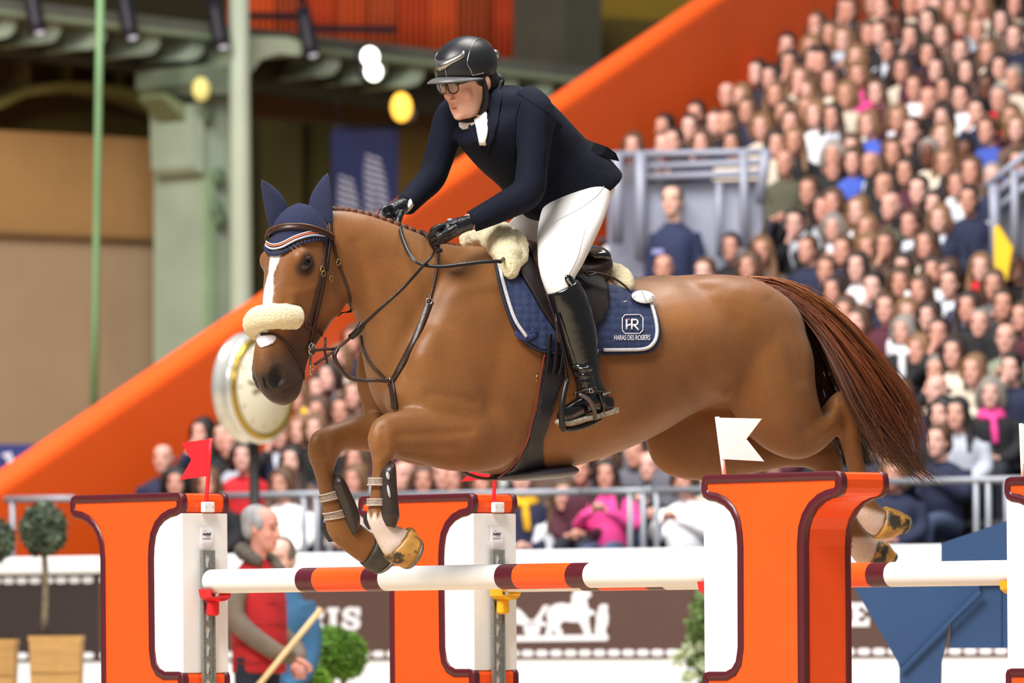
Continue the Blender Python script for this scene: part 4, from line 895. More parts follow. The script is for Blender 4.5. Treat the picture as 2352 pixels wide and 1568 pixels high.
mk('horseshoe', *loft([(2066, 1229, 2080, 1181, .155, .052), (2073, 1226, 2084, 1186, .155, .052), (2075, 1222, 2084, 1190, .155, .046)], 24, 2, .9), SHOE, horse)
hoof([(1986, 1306, 2014, 1236, -.155, .047), (2008, 1306, 2034, 1246, -.155, .055), (2036, 1298, 2048, 1266, -.155, .048)], AMB, None, 'hoof', None)
mk('horseshoe', *loft([(2034, 1300, 2047, 1264, -.155, .05), (2040, 1298, 2051, 1268, -.155, .05), (2042, 1294, 2051, 1272, -.155, .045)], 24, 2, .9), SHOE, horse)
# eyes
for sd in (1, -1):
    c = HP(.222, .022, sd * .094); e = mk('eye', *ell(c, (HD * .025, HN * .030, HL * .016), 16, 12), M('eye_dark', (14, 9, 8), .06, spec=.8), horse)
    mk('eyelid', *tube([HP(.218 + .004, .052, sd * .098), HP(.202, .035, sd * .107), HP(.197, .02, sd * .109), HP(.203, .005, sd * .105), HP(.222, -.008, sd * .096)], [.004, .006, .007, .006, .004], 8, 4), M('eyelid_skin', (58, 34, 24), .5), e)
# ears come with the bonnet (tack); mane plaits along the crest
MANE = M('mane_hair', (96, 52, 30), .6, noise=(60, .25), bump=(120, .6))
cp = cr([(768, 480), (810, 484), (860, 496), (910, 514), (960, 534), (1010, 556), (1050, 566)], 12)
k = 0
for i in range(0, len(cp), 4):
    u, v = cp[i]; c = H(u, v + 3, .0); r = .017
    mk('mane_plait', *ell(c, (HH * r * 1.3, HR * .016, Z1 * r), 10, 8), MANE, horse); k += 1
mk('mane_ridge', *tube([H(u, v + 6, 0) for u, v in cp[::3]], .014, 8, 2), MANE, horse)
# tail of separate hairs gathered in locks
UP = cr([(1715, 634), (1790, 640), (1880, 680), (1975, 760), (2060, 862), (2115, 960), (2132, 1050)], 8)
LO = cr([(1735, 668), (1795, 705), (1850, 780), (1880, 860), (1900, 940), (1925, 1010), (1965, 1075)], 8)
L2 = cr([(1730, 650), (1820, 690), (1910, 790), (1965, 900), (2010, 985), (2080, 1050), (2155, 1108)], 8)
def lock(n, qf, seed, mat, name, rad=.0016, ln=(.8, 1.05), drift=.05):
    rg = random.Random(seed); g = G(); m = len(UP)
    for i in range(n):
        q, bl, tw = qf(rg); s0 = rg.gauss(0, .03); s1 = rg.gauss(0, .10); L = rg.uniform(*ln); ph = rg.uniform(0, 6); am = rg.uniform(0, 24)
        pts = []
        for j in range(13):
            tt = j / 12 * L * (m - 1); tt = min(tt, m - 1.001); i0 = int(tt); f = tt - i0
            up = UP[i0] * (1 - f) + UP[i0 + 1] * f; lo = LO[i0] * (1 - f) + LO[i0 + 1] * f; l2 = L2[i0] * (1 - f) + L2[i0 + 1] * f
            p = up * (1 - q) + lo * q; p = p * (1 - bl) + l2 * bl
            x = j / 12; w = am * x * x
            pts.append(H(p[0] + w * math.sin(ph + x * 5), p[1] + w * math.cos(ph * 1.7 + x * 4), s0 + drift * min(1, x * 1.6) + s1 * x * (1 - .3 * x)))
        g.add(*tube(pts, [rad * 1.1] * 10 + [rad * .8, rad * .55, rad * .2], 3, 1))
    return g.build(name, mat, horse)
TM = [M('tail_hair_red', (112, 58, 30), .45, noise=(3, .25), spec=.4), M('tail_hair_dark', (66, 32, 20), .5, noise=(3, .25)), M('tail_hair_light', (150, 88, 44), .45, noise=(3, .2)), M('tail_hair_brown', (84, 48, 32), .5, noise=(3, .25))]
for o in (lock(330, lambda r: (r.uniform(.12, 1.08), 0, 0), 1, TM[1], 'tail_lock', .0022, drift=.02), lock(150, lambda r: (r.uniform(.2, .66), r.uniform(0, .3), 0), 8, TM[0], 'tail_lock', .0018, drift=.24), lock(190, lambda r: (r.uniform(0, .45), 0, 0), 2, TM[0], 'tail_lock', .002), lock(60, lambda r: (r.uniform(0, .3), 0, 0), 3, TM[2], 'tail_lock', .0016, (.3, .75)),
          lock(340, lambda r: (r.uniform(.2, .9), r.uniform(.5, 1.0), 0), 4, TM[3], 'tail_lock', .0017, drift=.2), lock(90, lambda r: (r.uniform(.45, .75), r.uniform(.1, .4), 0), 5, TM[3], 'tail_lock', .002, (.85, 1.0), .27), lock(50, lambda r: (r.uniform(0, 1), r.uniform(0, .8), 0), 6, TM[3], 'tail_lock', .0009, (.9, 1.0))): o['kind'] = 'stuff'
# ------------------------------------------------------------------ tack
LEA = M('brown_leather', (52, 30, 24), .38, noise=(40, .2), bump=(160, .15), spec=.5); LEB = M('black_leather', (20, 17, 18), .32, noise=(40, .2), bump=(120, .12), spec=.5)
STEELB = M('bright_steel', (190, 186, 176), .22, metal=1.0); BRASS = M('brass_fitting', (176, 150, 90), .3, metal=1.0)
def ribbon(pn, w, th, name, mat, parent, taper=None):
    """pn: list of (point, normal); flat strap of width w (metres) lying on the surface"""
    n = len(pn); R = []
    for i, (p, nm) in enumerate(pn):
        t = (pn[min(i + 1, n - 1)][0] - pn[max(i - 1, 0)][0]).normalized(); sd = t.cross(nm).normalized(); nn = sd.cross(t).normalized()
        ww = w[i] if isinstance(w, (list, np.ndarray)) else w
        R.append([p + sd * (a * ww / 2) + nn * (b * th / 2) for a, b in ((-1, -1), (-1, .4), (-.8, 1), (.8, 1), (1, .4), (1, -1))])
    return mk(name, *rings(R), mat, parent)
def strap(px, w, th, name, mat, parent, off=.004, sub=8, bv=None, smooth_n=2):
    Q = cr(px, sub); pn = [hit(u, v, off, bv) for u, v in Q]
    for _ in range(smooth_n):
        pn = [pn[0]] + [((pn[i - 1][0] + pn[i][0] * 2 + pn[i + 1][0]) / 4, (pn[i - 1][1] + pn[i][1] * 2 + pn[i + 1][1]).normalized()) for i in range(1, len(pn) - 1)] + [pn[-1]]
    return ribbon(pn, w, th, name, mat, parent)
def rope(px, r, name, mat, parent, flat=1.0, n=8, sub=6): return mk(name, *tube([H(*q) for q in px], r, n, sub, flat=flat), mat, parent)
def patch(poly, off, th, name, mat, parent, step=9, bv=None, close=None, bulge=0, relax=3):
    """pixel outline laid over the horse's surface"""
    pl = [Vector(p) for p in poly]; e = []; 
    dense = []
    for i in range(len(pl)):
        a, b = pl[i], pl[(i + 1) % len(pl)]; k = max(1, int((b - a).length / step))
        dense += [a.lerp(b, j / k) for j in range(k)]
    us = [p.x for p in pl]; vs = [p.y for p in pl]; pts = list(dense); n = len(dense)
    def inside(x, y):
        c = False
        for i in range(len(pl)):
            a, b = pl[i], pl[i - 1]
            if (a.y > y) != (b.y > y) and x < (b.x - a.x) * (y - a.y) / (b.y - a.y) + a.x: c = not c
        return c
    y = min(vs) + step * .5; r = 0
    while y < max(vs):
        x = min(us) + step * (.5 + .5 * (r % 2))
        while x < max(us):
            if inside(x, y) and min((Vector((x, y)) - d).length for d in dense) > step * .55: pts.append(Vector((x, y)))
            x += step
        y += step * .87; r += 1
    V2, _, F2, *_ = delaunay_2d_cdt(pts, [(i, (i + 1) % n) for i in range(n)], [list(range(n))], 1, 1e-4)
    P3 = [hit(p.x, p.y, off, bv) for p in V2]
    V = [p[0] for p in P3]; nb = [set() for _ in V]
    for f in F2:
        for i in range(len(f)): nb[f[i]].add(f[i - 1]); nb[f[i - 1]].add(f[i])
    for _ in range(relax): V = [V[i] * .5 + sum((V[j] for j in nb[i]), Vector()) / len(nb[i]) * .5 if nb[i] else V[i] for i in range(len(V))]
    o = mk(name, V, [tuple(f) for f in F2], mat, parent, flip=False)
    me_ = o.data; 
    if sum((Vector(p.normal).dot(CAMP - Vector(p.center)) > 0) for p in me_.polygons) < len(me_.polygons) / 2: me_.flip_normals()
    so = o.modifiers.new('thick', 'SOLIDIFY'); so.thickness = th; so.offset = -1
    return o
# ---- ear bonnet
NAVY = M('navy_bonnet_cotton', (36, 42, 74), .85, noise=(20, .12), bump=(500, .5)); NAVC = M('navy_crochet', (34, 42, 80), .9, noise=(300, .5), bump=(330, 1.0))
bo = empty('ear_bonnet', H(690, 500), 'navy crocheted ear bonnet with white and orange piping on the horse', 'ear bonnet')
_fa, _fn, _fl = hloc(co); _ok = (_fa < .125) & (_fa > -.06) & (_fn > -.06) & (np.abs(_fl) < .13) & (((co - np.array(HO)) ** 2).sum(1) < .05)
_mp = {}; _V = []; _F = []
hb.data.update()
for p in hb.data.polygons:
    if all(_ok[i] for i in p.vertices):
        f = []
        for i in p.vertices:
            if i not in _mp: _mp[i] = len(_V); _V.append(Vector(co[i]) + Vector(hb.data.vertices[i].normal) * .008)
            f.append(_mp[i])
        _F.append(tuple(f))
mk('crochet_cap', _V, _F, NAVC, bo, flip=False)
patch([(613, 560), (622, 535), (660, 520), (720, 522), (758, 540), (740, 546), (712, 548), (686, 556), (655, 575), (630, 582), (615, 576)], .009, .007, 'brow_flap', NAVY, bo, 8)
for px, w, m, o in (([(613, 562), (628, 573), (650, 570), (680, 553), (712, 542), (742, 543)], .008, M('grey_piping', (168, 178, 196), .6), .014), ([(614, 557), (629, 567), (650, 564), (680, 547), (712, 537), (744, 538)], .005, M('orange_piping', (232, 110, 66), .6), .0145), ([(614, 553), (630, 563), (650, 560), (680, 543), (712, 533), (744, 534)], .004, M('white_piping', (220, 220, 224), .6), .0145)):
    strap(px, w, .004, 'piping', m, bo, o)
for i, q in enumerate(cr([(613, 570), (622, 582), (640, 584), (660, 576), (690, 560), (715, 552), (742, 549)], 4)):
    p, nm = hit(q[0], q[1], .008); mk('scallop', *ell(p, (HL * .009, HD * .009, nm * .005), 8, 6), NAVY, bo)
def ear(base, tip, w, name, s, bend):
    b0, t0 = H(*base, s), H(*tip, s); ax = t0 - b0; L = ax.length; ax.normalize(); out = (CAMP - b0).normalized(); sd = ax.cross(out).normalized(); fr = sd.cross(ax)
    R = []
    for k in range(13):
        x = k / 12; ww = w * (1.05 - .55 * x) * (1 - x ** 3.2) ** .6 * (1 + .35 * math.sin(x * 2.6)); c = b0 + ax * L * x + sd * (bend * math.sin(x * 3.1))
        R.append([c + sd * ww * math.cos(a) + fr * ww * (.75 * math.sin(a) - .35 * (math.sin(a) > 0) * math.sin(a)) for a in [2 * math.pi * j / 18 for j in range(18)]])
    return mk(name, *rings(R), NAVY, bo)
ear((737, 515), (753, 397), .043, 'ear_cover', .03, -.012); ear((644, 518), (600, 412), .042, 'ear_cover', -.09, .012)
# ---- bridle
br = empty('bridle', H(720, 700), 'dark brown leather bridle with cream sheepskin noseband on the horse\'s head', 'bridle')
strap([(617, 552), (626, 537), (660, 526), (700, 526), (735, 536), (758, 550)], .019, .007, 'browband', LEA, br, .018); strap([(617, 548), (628, 532), (660, 521), (700, 521), (735, 531), (758, 545)], .006, .009, 'browband_piping', M('lighter_brown_leather', (96, 60, 44), .35), br, .02)  # piping in a lighter brown than the browband
strap([(757, 500), (758, 540), (752, 590), (742, 650), (730, 705), (718, 760), (712, 792)], .019, .006, 'cheekpiece', LEA, br); strap([(748, 545), (745, 600), (733, 655), (722, 700), (710, 745)], .022, .006, 'noseband_hanger', LEA, br, .003)
strap([(762, 545), (772, 590), (790, 640), (803, 680), (800, 716), (785, 735)], .010, .005, 'throatlatch', LEA, br); strap([(758, 535), (752, 580), (748, 620)], .012, .006, 'headpiece_end', LEB, br, .009)
for u, v in ((740, 628), (737, 618), (775, 602), (757, 640)):
    p, nm = hit(u, v, .008); t = HD; sdv = t.cross(nm).normalized()
    mk('buckle', *tube([p + sdv * .010 * math.cos(a) + t * .013 * math.sin(a) for a in [2 * math.pi * j / 8 for j in range(9)]], .0022, 6, 1), BRASS, br)
SHEEP = M('cream_sheepskin', (238, 224, 184), .95, noise=(60, .08), bump=(170, .9), sheen=.3)
def fluffy(o, s=.010, sc=.02, sub=2, seed=1):
    m = o.modifiers.new('sub', 'SUBSURF'); m.levels = m.render_levels = sub
    tx = bpy.data.textures.new('fleece', 'CLOUDS'); tx.noise_scale = sc; d = o.modifiers.new('fleece', 'DISPLACE'); d.texture = tx; d.strength = s; d.mid_level = .5; d.texture_coords = 'GLOBAL'
    return o
nb_ = [HP(.486, .03, -.062), HP(.479, .082, -.052), HP(.468, .113, -.022), HP(.458, .122, .012), HP(.447, .10, .055), HP(.437, .055, .083), HP(.428, .005, .092)]
fluffy(mk('sheepskin_roll', *tube(nb_, [.043, .049, .05, .05, .05, .05, .045], 16, 3, up=HD), SHEEP, br), .008, .012, 1)
strap([(700, 745), (712, 752), (725, 760), (738, 768)], .018, .006, 'noseband', LEA, br)
strap([(600, 768), (630, 768), (655, 786), (676, 815), (694, 848), (697, 870)], .011, .005, 'flash_strap', LEA, br)
patch([(586, 764), (634, 764), (637, 782), (622, 795), (600, 804), (589, 794)], .005, .003, 'nose_strip', M('pale_nose_strip', (220, 216, 228), .7, noise=(60, .05)), br, 6)
p = hit(710, 800, .012)[0]
mk('bit_ring', *tube([p + HD * .022 * math.sin(a) + HN * .018 * math.cos(a) for a in [2 * math.pi * j / 12 for j in range(13)]], .0038, 8, 1), STEELB, br)
mk('bit_shank', *tube([p - HD * .02, p + HD * .03 - HN * .003, p + HD * .075 - HN * .008], .0042, 8, 3), STEELB, br); mk('bit_mouthpiece', *tube([p, p - HL * .06, p - HL * .12], .008, 8, 1), STEELB, br)
c2 = p + HD * .082 - HN * .02; mk('bit_ring', *tube([c2 + HD * .013 * math.sin(a) + HN * .012 * math.cos(a) for a in [2 * math.pi * j / 10 for j in range(11)]], .003, 6, 1), STEELB, br)
p2 = proj(p); s_of = lambda w: (w - _h0).dot(HR)
sb = s_of(p)
rope([(714, 806, sb), (745, 802, sb + .01), (775, 798, sb + .02), (806, 774, .12), (828, 752, .16)], .010, 'rein_front', LEA, br, .6)
rope([(722, 838, sb), (745, 822, sb + .01), (775, 800, sb + .02)], .009, 'curb_rein', LEA, br, .6)
mk('rein_keeper', *tube([H(748, 775, sb), H(746, 806, sb + .012), H(752, 836, sb + .02)], .005, 8, 2), LEA, br)
# reins to both hands
strapR = [(828, 752, .16), (870, 712, .24), (925, 662, .28), (965, 618, .27), (990, 590, .24), (1004, 572, .19)]
rope(strapR, .009, 'rein', LEB, br, .55)
rope([(914, 503, -.05), (924, 545, .10), (942, 585, .20), (966, 606, .24), (1010, 612, .26), (1060, 607, .26), (1110, 601, .27), (1152, 600, .27)], .009, 'rein_loop', LEB, br, .45)
rope([(1004, 570, .19), (985, 545, .08), (968, 530, .0), (962, 545, -.05)], .010, 'rein_end', LEA, br, .45)
# ---- breastplate / martingale
bp = empty('breastplate', H(900, 880), 'dark leather breastplate with martingale across the horse\'s chest', 'breastplate')
strap([(1006, 580), (1002, 620), (994, 660), (985, 700)], .010, .006, 'shoulder_strap', LEA, bp, .004); strap([(986, 695), (972, 735), (955, 775), (930, 825), (905, 872)], .026, .010, 'elastic_strap', LEA, bp, .005)
strap([(830, 770), (836, 800), (850, 830), (872, 856), (892, 876)], .012, .006, 'neck_strap', LEA, bp)
strap([(898, 872), (903, 900), (908, 938)], .030, .008, 'chest_strap', LEA, bp)
rope([(775, 800, .10), (768, 820, .10), (782, 848, .10), (805, 868, .11), (835, 873, .13), (868, 873, .16), (898, 876, .17)], .0115, 'martingale_strap', LEA, bp, .7)
rope([(806, 774, .12), (822, 760, .15), (834, 742, .16)], .017, 'rein_stop', LEB, bp, .7)
for u, v in ((834, 750), (985, 694), (896, 874)):
    p, nm = hit(u, v, .010); sdv = HD.cross(nm).normalized(); mk('ring', *tube([p + sdv * .012 * math.cos(a) + HD * .012 * math.sin(a) for a in [2 * math.pi * j / 10 for j in range(11)]], .003, 6, 1), STEELB, bp)
rope([(968, 1022, .06), (1010, 1052, .03), (1060, 1082, .02), (1100, 1097, .02), (1140, 1100, .02)], .012, 'belly_strap', LEA, bp, .5)
# ---- saddle pad
PADM = M('navy_quilted_cotton', (36, 50, 86), .8, noise=(30, .08))
nt = PADM.node_tree; bs = nt.nodes['Principled BSDF']; vo = nt.nodes.new('ShaderNodeTexVoronoi'); vo.inputs['Scale'].default_value = 32; vo.inputs['Randomness'].default_value = .25
tcn = nt.nodes.new('ShaderNodeTexCoord'); nt.links.new(tcn.outputs['Object'], vo.inputs['Vector']); bpn = nt.nodes.new('ShaderNodeBump'); bpn.inputs['Strength'].default_value = .45; bpn.inputs['Distance'].default_value = .012; bpn.invert = True
nt.links.new(vo.outputs['Distance'], bpn.inputs['Height']); nt.links.new(bpn.outputs[0], bs.inputs['Normal'])
pad = empty('saddle_pad', H(1300, 800, .3), 'navy quilted saddle pad with silver cord under the saddle', 'saddle pad')
padpoly = [(1133, 606), (1150, 592), (1200, 600), (1260, 612), (1330, 640), (1400, 655), (1450, 664), (1478, 680), (1500, 715), (1511, 762), (1508, 790), (1488, 810), (1440, 814), (1378, 815), (1320, 812), (1262, 812), (1232, 806), (1200, 786), (1172, 745), (1152, 695), (1140, 645)]
patch(padpoly, .016, .014, 'quilt', PADM, pad, 9)
# the far side, mirrored through the horse's midplane
qm = pad.children[0]; me2 = qm.data.copy(); 
for v in me2.vertices:
    d = Vector(v.co) - _h0; s = d.dot(HR); v.co = Vector(v.co) - HR * (2 * s)
me2.flip_normals(); q2 = link('quilt', me2, PADM, pad); so = q2.modifiers.new('thick', 'SOLIDIFY'); so.thickness = .014; so.offset = -1
CORD = M('silver_cord', (206, 206, 212), .6, noise=(200, .2), bump=(260, .6))
strap([(1141, 612), (1150, 655), (1162, 695), (1180, 740), (1204, 776)], .013, .010, 'cord', CORD, pad, .022); strap([(1380, 805), (1430, 805), (1475, 803), (1495, 790), (1502, 768), (1499, 735), (1489, 702), (1476, 684)], .013, .010, 'cord', CORD, pad, .022)
strap([(1262, 811), (1320, 812), (1378, 814), (1440, 813), (1488, 808), (1506, 789), (1509, 762), (1499, 716), (1478, 682)], .010, .008, 'binding', M('navy_binding', (20, 26, 52), .7), pad, .018); strap([(1135, 610), (1142, 650), (1154, 697), (1174, 747), (1202, 787), (1234, 806), (1262, 811)], .010, .008, 'binding', M('navy_binding', (20, 26, 52), .7), pad, .018)
strap([(1180, 765), (1200, 780), (1225, 768), (1216, 760)], .02, .004, 'girth_loop', M('navy_webbing', (36, 46, 96), .7), pad, .02)
# lettering and emblem laid over the pad
LET = M('silver_embroidery', (214, 216, 222), .6)
def letters(txt, size, u, v, name, parent, mat, slant=0, off=.019, bv=None, sx=1.0, rise=0, width=None):
    me = text_mesh(txt, 1.0, name); xs = [x.co.x for x in me.vertices]; ys = [x.co.y for x in me.vertices]; x0, x1 = min(xs), max(xs); y0, y1 = min(ys), max(ys)
    k = size / (y1 - y0)
    if width: sx = width / ((x1 - x0) * k)
    for w in me.vertices:
        uu = u + (w.co.x - (x0 + x1) / 2) * k * sx; vv = v - (w.co.y - (y0 + y1) / 2) * k - (uu - u) * rise; p, nm = hit(uu, vv, off + (.0015 if w.co.z > 0 else 0), bv); w.co = p
    return link(name, me, mat, parent, False)
letters('HARAS DES ROSIERS', 11.5, 1446, 778, 'lettering', pad, LET, width=82)
def bar(pts, w, name='emblem', mat=None, off=.019): return strap(pts, w, .003, name, mat or LET, pad, off, 4)
rr = [(1424, 735), (1424, 762), (1430, 769), (1464, 769), (1471, 762), (1471, 735), (1464, 728), (1430, 728), (1424, 735)]
for i in range(len(rr) - 1): bar([rr[i], rr[i + 1]], .0036, 'emblem_frame')
for pts in ([(1434, 738), (1434, 760)], [(1434, 752), (1444, 749)], [(1446, 738), (1446, 760)], [(1446, 738), (1457, 739)], [(1457, 739), (1460, 744)], [(1460, 744), (1457, 750)], [(1457, 750), (1446, 751)], [(1451, 751), (1462, 762)]): bar(pts, .007)
bar([(1437, 738), (1441, 739)], .006, 'emblem', M('orange_thread', (214, 96, 60), .6))
# ---- saddle
sd = empty('saddle', H(1290, 620), 'dark leather jumping saddle with shiny black cantle on the horse\'s back', 'saddle')
PB = [BVHTree.FromObject(q, bpy.context.evaluated_depsgraph_get()) for q in (pad.children[0],)][0]
patch([(1190, 575), (1235, 572), (1280, 610), (1330, 625), (1375, 640), (1394, 668), (1396, 705), (1380, 745), (1350, 775), (1310, 790), (1275, 770), (1250, 745), (1228, 712), (1205, 672), (1185, 640), (1176, 605)], .034, .014, 'flap', M('flap_leather', (30, 22, 22), .55, noise=(30, .2), bump=(120, .1), spec=.25), sd, 9)
patch([(1196, 566), (1225, 560), (1245, 590), (1258, 640), (1268, 690), (1250, 690), (1232, 660), (1212, 615)], .052, .020, 'knee_roll', LEA, sd, 8)
for k, dx in enumerate((0, 13, 26)): strap([(1208 + dx, 575), (1222 + dx, 620), (1240 + dx, 680), (1262 + dx, 740), (1270 + dx, 790)], .020, .006, 'stirrup_leather', LEA, sd, .056)
mk('seat', *loft([(1130, 560, 1135, 640, 0, .06), (1165, 548, 1170, 650, 0, .10), (1215, 572, 1215, 665, 0, .13), (1270, 590, 1270, 680, 0, .17), (1315, 584, 1318, 680, 0, .185), (1345, 568, 1350, 668, 0, .18), (1362, 572, 1366, 650, 0, .14), (1370, 590, 1372, 630, 0, .07)], 28, 4), LEA, sd)
mk('cantle', *loft([(1305, 576, 1325, 612, .02, .15), (1330, 566, 1345, 618, .02, .16), (1350, 563, 1360, 620, .02, .155), (1362, 570, 1368, 618, .02, .12)], 28, 3), M('patent_black', (14, 12, 14), .12, spec=.7, coat=.6), sd)
for k, v in enumerate((604, 612, 620)): strap([(1320, v), (1350, v + 2), (1385, v - 2), (1398, v - 8)], .008, .006, 'cantle_piping', LEB, sd, .06)
fluffy(mk('sheepskin', *tube([H(1068, 556, -.15), H(1090, 540, -.08), H(1118, 536, .0), H(1148, 548, .09), H(1162, 580, .17), H(1170, 610, .21), H(1176, 636, .235)], [.028, .045, .055, .068, .064, .045, .022], 16, 3), SHEEP, sd), .022, .03, 1)
fluffy(mk('sheepskin', *tube([H(1150, 550, .04), H(1178, 552, .12), H(1188, 580, .17), H(1184, 610, .2)], [.05, .052, .048, .03], 16, 3), SHEEP, sd), .018, .03, 1)
fluffy(mk('sheepskin', *tube([H(1345, 645, -.14), H(1385, 632, -.02), H(1412, 636, .08), H(1432, 650, .15), H(1436, 666, .20)], [.04, .052, .056, .048, .026], 16, 3), SHEEP, sd), .012, .03, 1)
rope([(1330, 626, .22), (1365, 626, .24), (1400, 634, .25), (1430, 652, .26), (1450, 672, .27)], .007, 'rear_strap', LEA, sd, .6); rope([(1132, 528, .1), (1150, 545, .14), (1160, 570, .18), (1158, 592, .22), (1148, 602, .26)], .008, 'front_strap', LEB, sd, .6)
rope([(1322, 628, .24), (1340, 622, .25), (1352, 632, .25), (1368, 628, .25)], .009, 'buckle_strap', LEB, sd, .6)
p, nm = hit(1468, 693, .03); g = G(); ta = (H(1498, 692, .3) - H(1438, 694, .3)).normalized()
tg = empty('number_tag', p, 'white oval competition number tag hanging behind the saddle', 'number tag')
tb = nm.cross(ta).normalized(); mk('disc', *rings([[p + nm * o + (ta * .052 * math.cos(a) + tb * .031 * math.sin(a)) for a in [2 * math.pi * j / 28 for j in range(28)]] for o in (0, .003)]), M('tag_white', (248, 248, 246), .4), tg)
for a in (-.022, -.010, .002, .014, .024): mk('mark', *box(p + nm * .0036 + tb * a + ta * .002, (ta * .0012, tb * .0036, nm * .0006)), M('tag_ink', (60, 60, 60), .5), tg, False)
for sgn in (-1, 1): mk('eyelet', *ell(p + nm * .0036 + ta * .042 * sgn, (ta * .003, tb * .003, nm * .0008), 8, 4), M('tag_ink', (60, 60, 60), .5), tg)
rope([(1426, 690, s_of(p)), (1433, 693, s_of(p) + .005), (1440, 691, s_of(p) + .005)], .0018, 'wire', STEELB, tg, 1, 6)
# ---- girth with belly guard
gi = empty('girth', H(1220, 1090), 'dark leather girth with wide belly guard under the horse', 'girth')
GIM = M('girth_leather', (34, 33, 42), .42, noise=(20, .15), bump=(150, .1))
patch([(1252, 806), (1300, 806), (1296, 870), (1276, 935), (1256, 990), (1248, 1035), (1252, 1062), (1272, 1080), (1296, 1084), (1284, 1094), (1210, 1093), (1150, 1090), (1176, 1066), (1206, 1015), (1226, 950), (1238, 880)], .012, .012, 'guard', GIM, gi, 9)
for dx in (0, 17, 33): strap([(1256 + dx, 770), (1254 + dx, 800), (1250 + dx, 840), (1248 + dx * .9, 860)], .016, .006, 'billet', LEB, gi, .03)
mk('belly_plate', *loft([(1135, 1088, 1130, 1102, 0, .03), (1180, 1075, 1180, 1104, 0, .16), (1230, 1070, 1230, 1103, 0, .18), (1280, 1066, 1282, 1098, 0, .16), (1298, 1076, 1298, 1092, 0, .06)], 24, 3), M('belly_guard', (56, 58, 70), .38, noise=(10, .1)), gi)
strap([(1247, 812), (1235, 880), (1222, 950), (1202, 1015), (1172, 1064), (1140, 1090)], .006, .006, 'piping', M('girth_piping', (120, 40, 30), .5), gi, .016)
p, nm = hit(1234, 868, .012); mk('d_ring', *tube([p + ta * .011 * math.cos(a) + Z1 * .014 * math.sin(a) for a in [2 * math.pi * j / 10 for j in range(11)]], .0025, 6, 1), BRASS, gi)
# ---- tendon boots on the forelegs
BT = M('brown_boot_shell', (52, 42, 38), .35, noise=(30, .15), spec=.5); BS = M('boot_strap', (150, 134, 122), .5, noise=(90, .3))
def tboot(shell, bands, inner, label):
    t = empty('tendon_boot', H(*shell[-1][2:4], shell[-1][4]), label, 'tendon boot', 'brown tendon boots on the forelegs')
    mk('shell', *loft(shell, 20, 4), BT, t); mk('lining', *loft(inner, 18, 4), M('boot_lining', (30, 24, 24), .6), t)
    for b in bands:
        mk('strap', *loft(b, 22, 2), BS, t)
        for q in (0, -1):
            x = b[q]; mk('strap_edge', *loft([(x[0] - 1, x[1] - 1.5, x[2] + 1, x[3] - 1.5, x[4], x[5] + .001), (x[0] - 1, x[1] + 1.5, x[2] + 1, x[3] + 1.5, x[4], x[5] + .001)], 22, 1), M('strap_edge', (190, 176, 164), .5), t)
    return t
t1 = tboot([(893, 1062, 900, 1060, .20, .018), (874, 1080, 904, 1072, .20, .045), (871, 1115, 907, 1114, .20, .046), (871, 1155, 911, 1158, .20, .046), (871, 1185, 913, 1190, .20, .046), (880, 1208, 905, 1212, .20, .030)],
           [[(848, 1098, 893, 1100, .18, .038), (847, 1106, 892, 1108, .18, .038), (846, 1113, 892, 1115, .18, .038)], [(845, 1146, 891, 1147, .18, .038), (844, 1153, 890, 1154, .18, .038), (843, 1160, 890, 1160, .18, .038)]],
           [(838, 1182, 860, 1176, .15, .03), (838, 1200, 868, 1192, .14, .034), (848, 1216, 874, 1206, .14, .03)], 'brown tendon boot on the near white-socked foreleg')
t2 = tboot([(768, 1090, 774, 1086, -.13, .016), (759, 1112, 786, 1100, -.13, .044), (768, 1140, 800, 1128, -.13, .046), (780, 1172, 815, 1160, -.13, .046), (790, 1204, 823, 1190, -.13, .044), (802, 1228, 820, 1222, -.13, .028)],
           [[(733, 1138, 778, 1123, -.15, .038), (735, 1145, 780, 1131, -.15, .038), (737, 1152, 783, 1139, -.15, .038)], [(744, 1180, 792, 1168, -.15, .040), (746, 1187, 795, 1175, -.15, .040), (747, 1194, 798, 1183, -.15, .040)]],
           [(744, 1200, 775, 1200, -.18, .03), (746, 1226, 785, 1222, -.19, .034), (756, 1244, 790, 1240, -.19, .03)], 'brown tendon boot on the far brown foreleg')
for u, v, ru, rv in ((891, 1092, 4, 9), (893, 1128, 3, 15)):
    mk('vent', *ball(u, v, .247, ru, rv, .004, .2), M('boot_vent', (196, 200, 204), .3), t1)
# ------------------------------------------------------------------ the rider
ri = empty('person', H(1300, 980, .3), 'rider in navy jacket, white breeches and black helmet on the jumping horse', 'person')
JK = M('navy_jacket_cloth', (15, 19, 34), .85, noise=(5, .12), bump=(14, .5), spec=.18); JK2 = M('navy_jacket_trim', (11, 13, 24), .8, spec=.15)
BRE = M('white_breeches_cloth', (232, 230, 230), .75, noise=(4, .03), bump=(10, .25)); SHI = M('white_shirt', (240, 238, 234), .7, bump=(30, .2))
BOOTM = M('black_boot_leather', (12, 11, 12), .16, spec=.6, coat=.5, bump=(18, .18)); GLV = M('black_glove_leather', (24, 25, 30), .33, noise=(30, .2), bump=(70, .35), spec=.5)
def pt(*q): return H(*q)
# head frame: looks left, towards the camera and a little down
yaw = math.radians(45); pit = math.radians(17)
RF = (Vector((-math.cos(yaw), -math.sin(yaw), 0)) * math.cos(pit) - Z1 * math.sin(pit)).normalized()
RU = (Z1 + HL * .03 - RF * Z1.dot(RF)).normalized(); RU = (RU - RF * RU.dot(RF)).normalized(); RS = 1.09
RC = H(1077, 187, -.02)
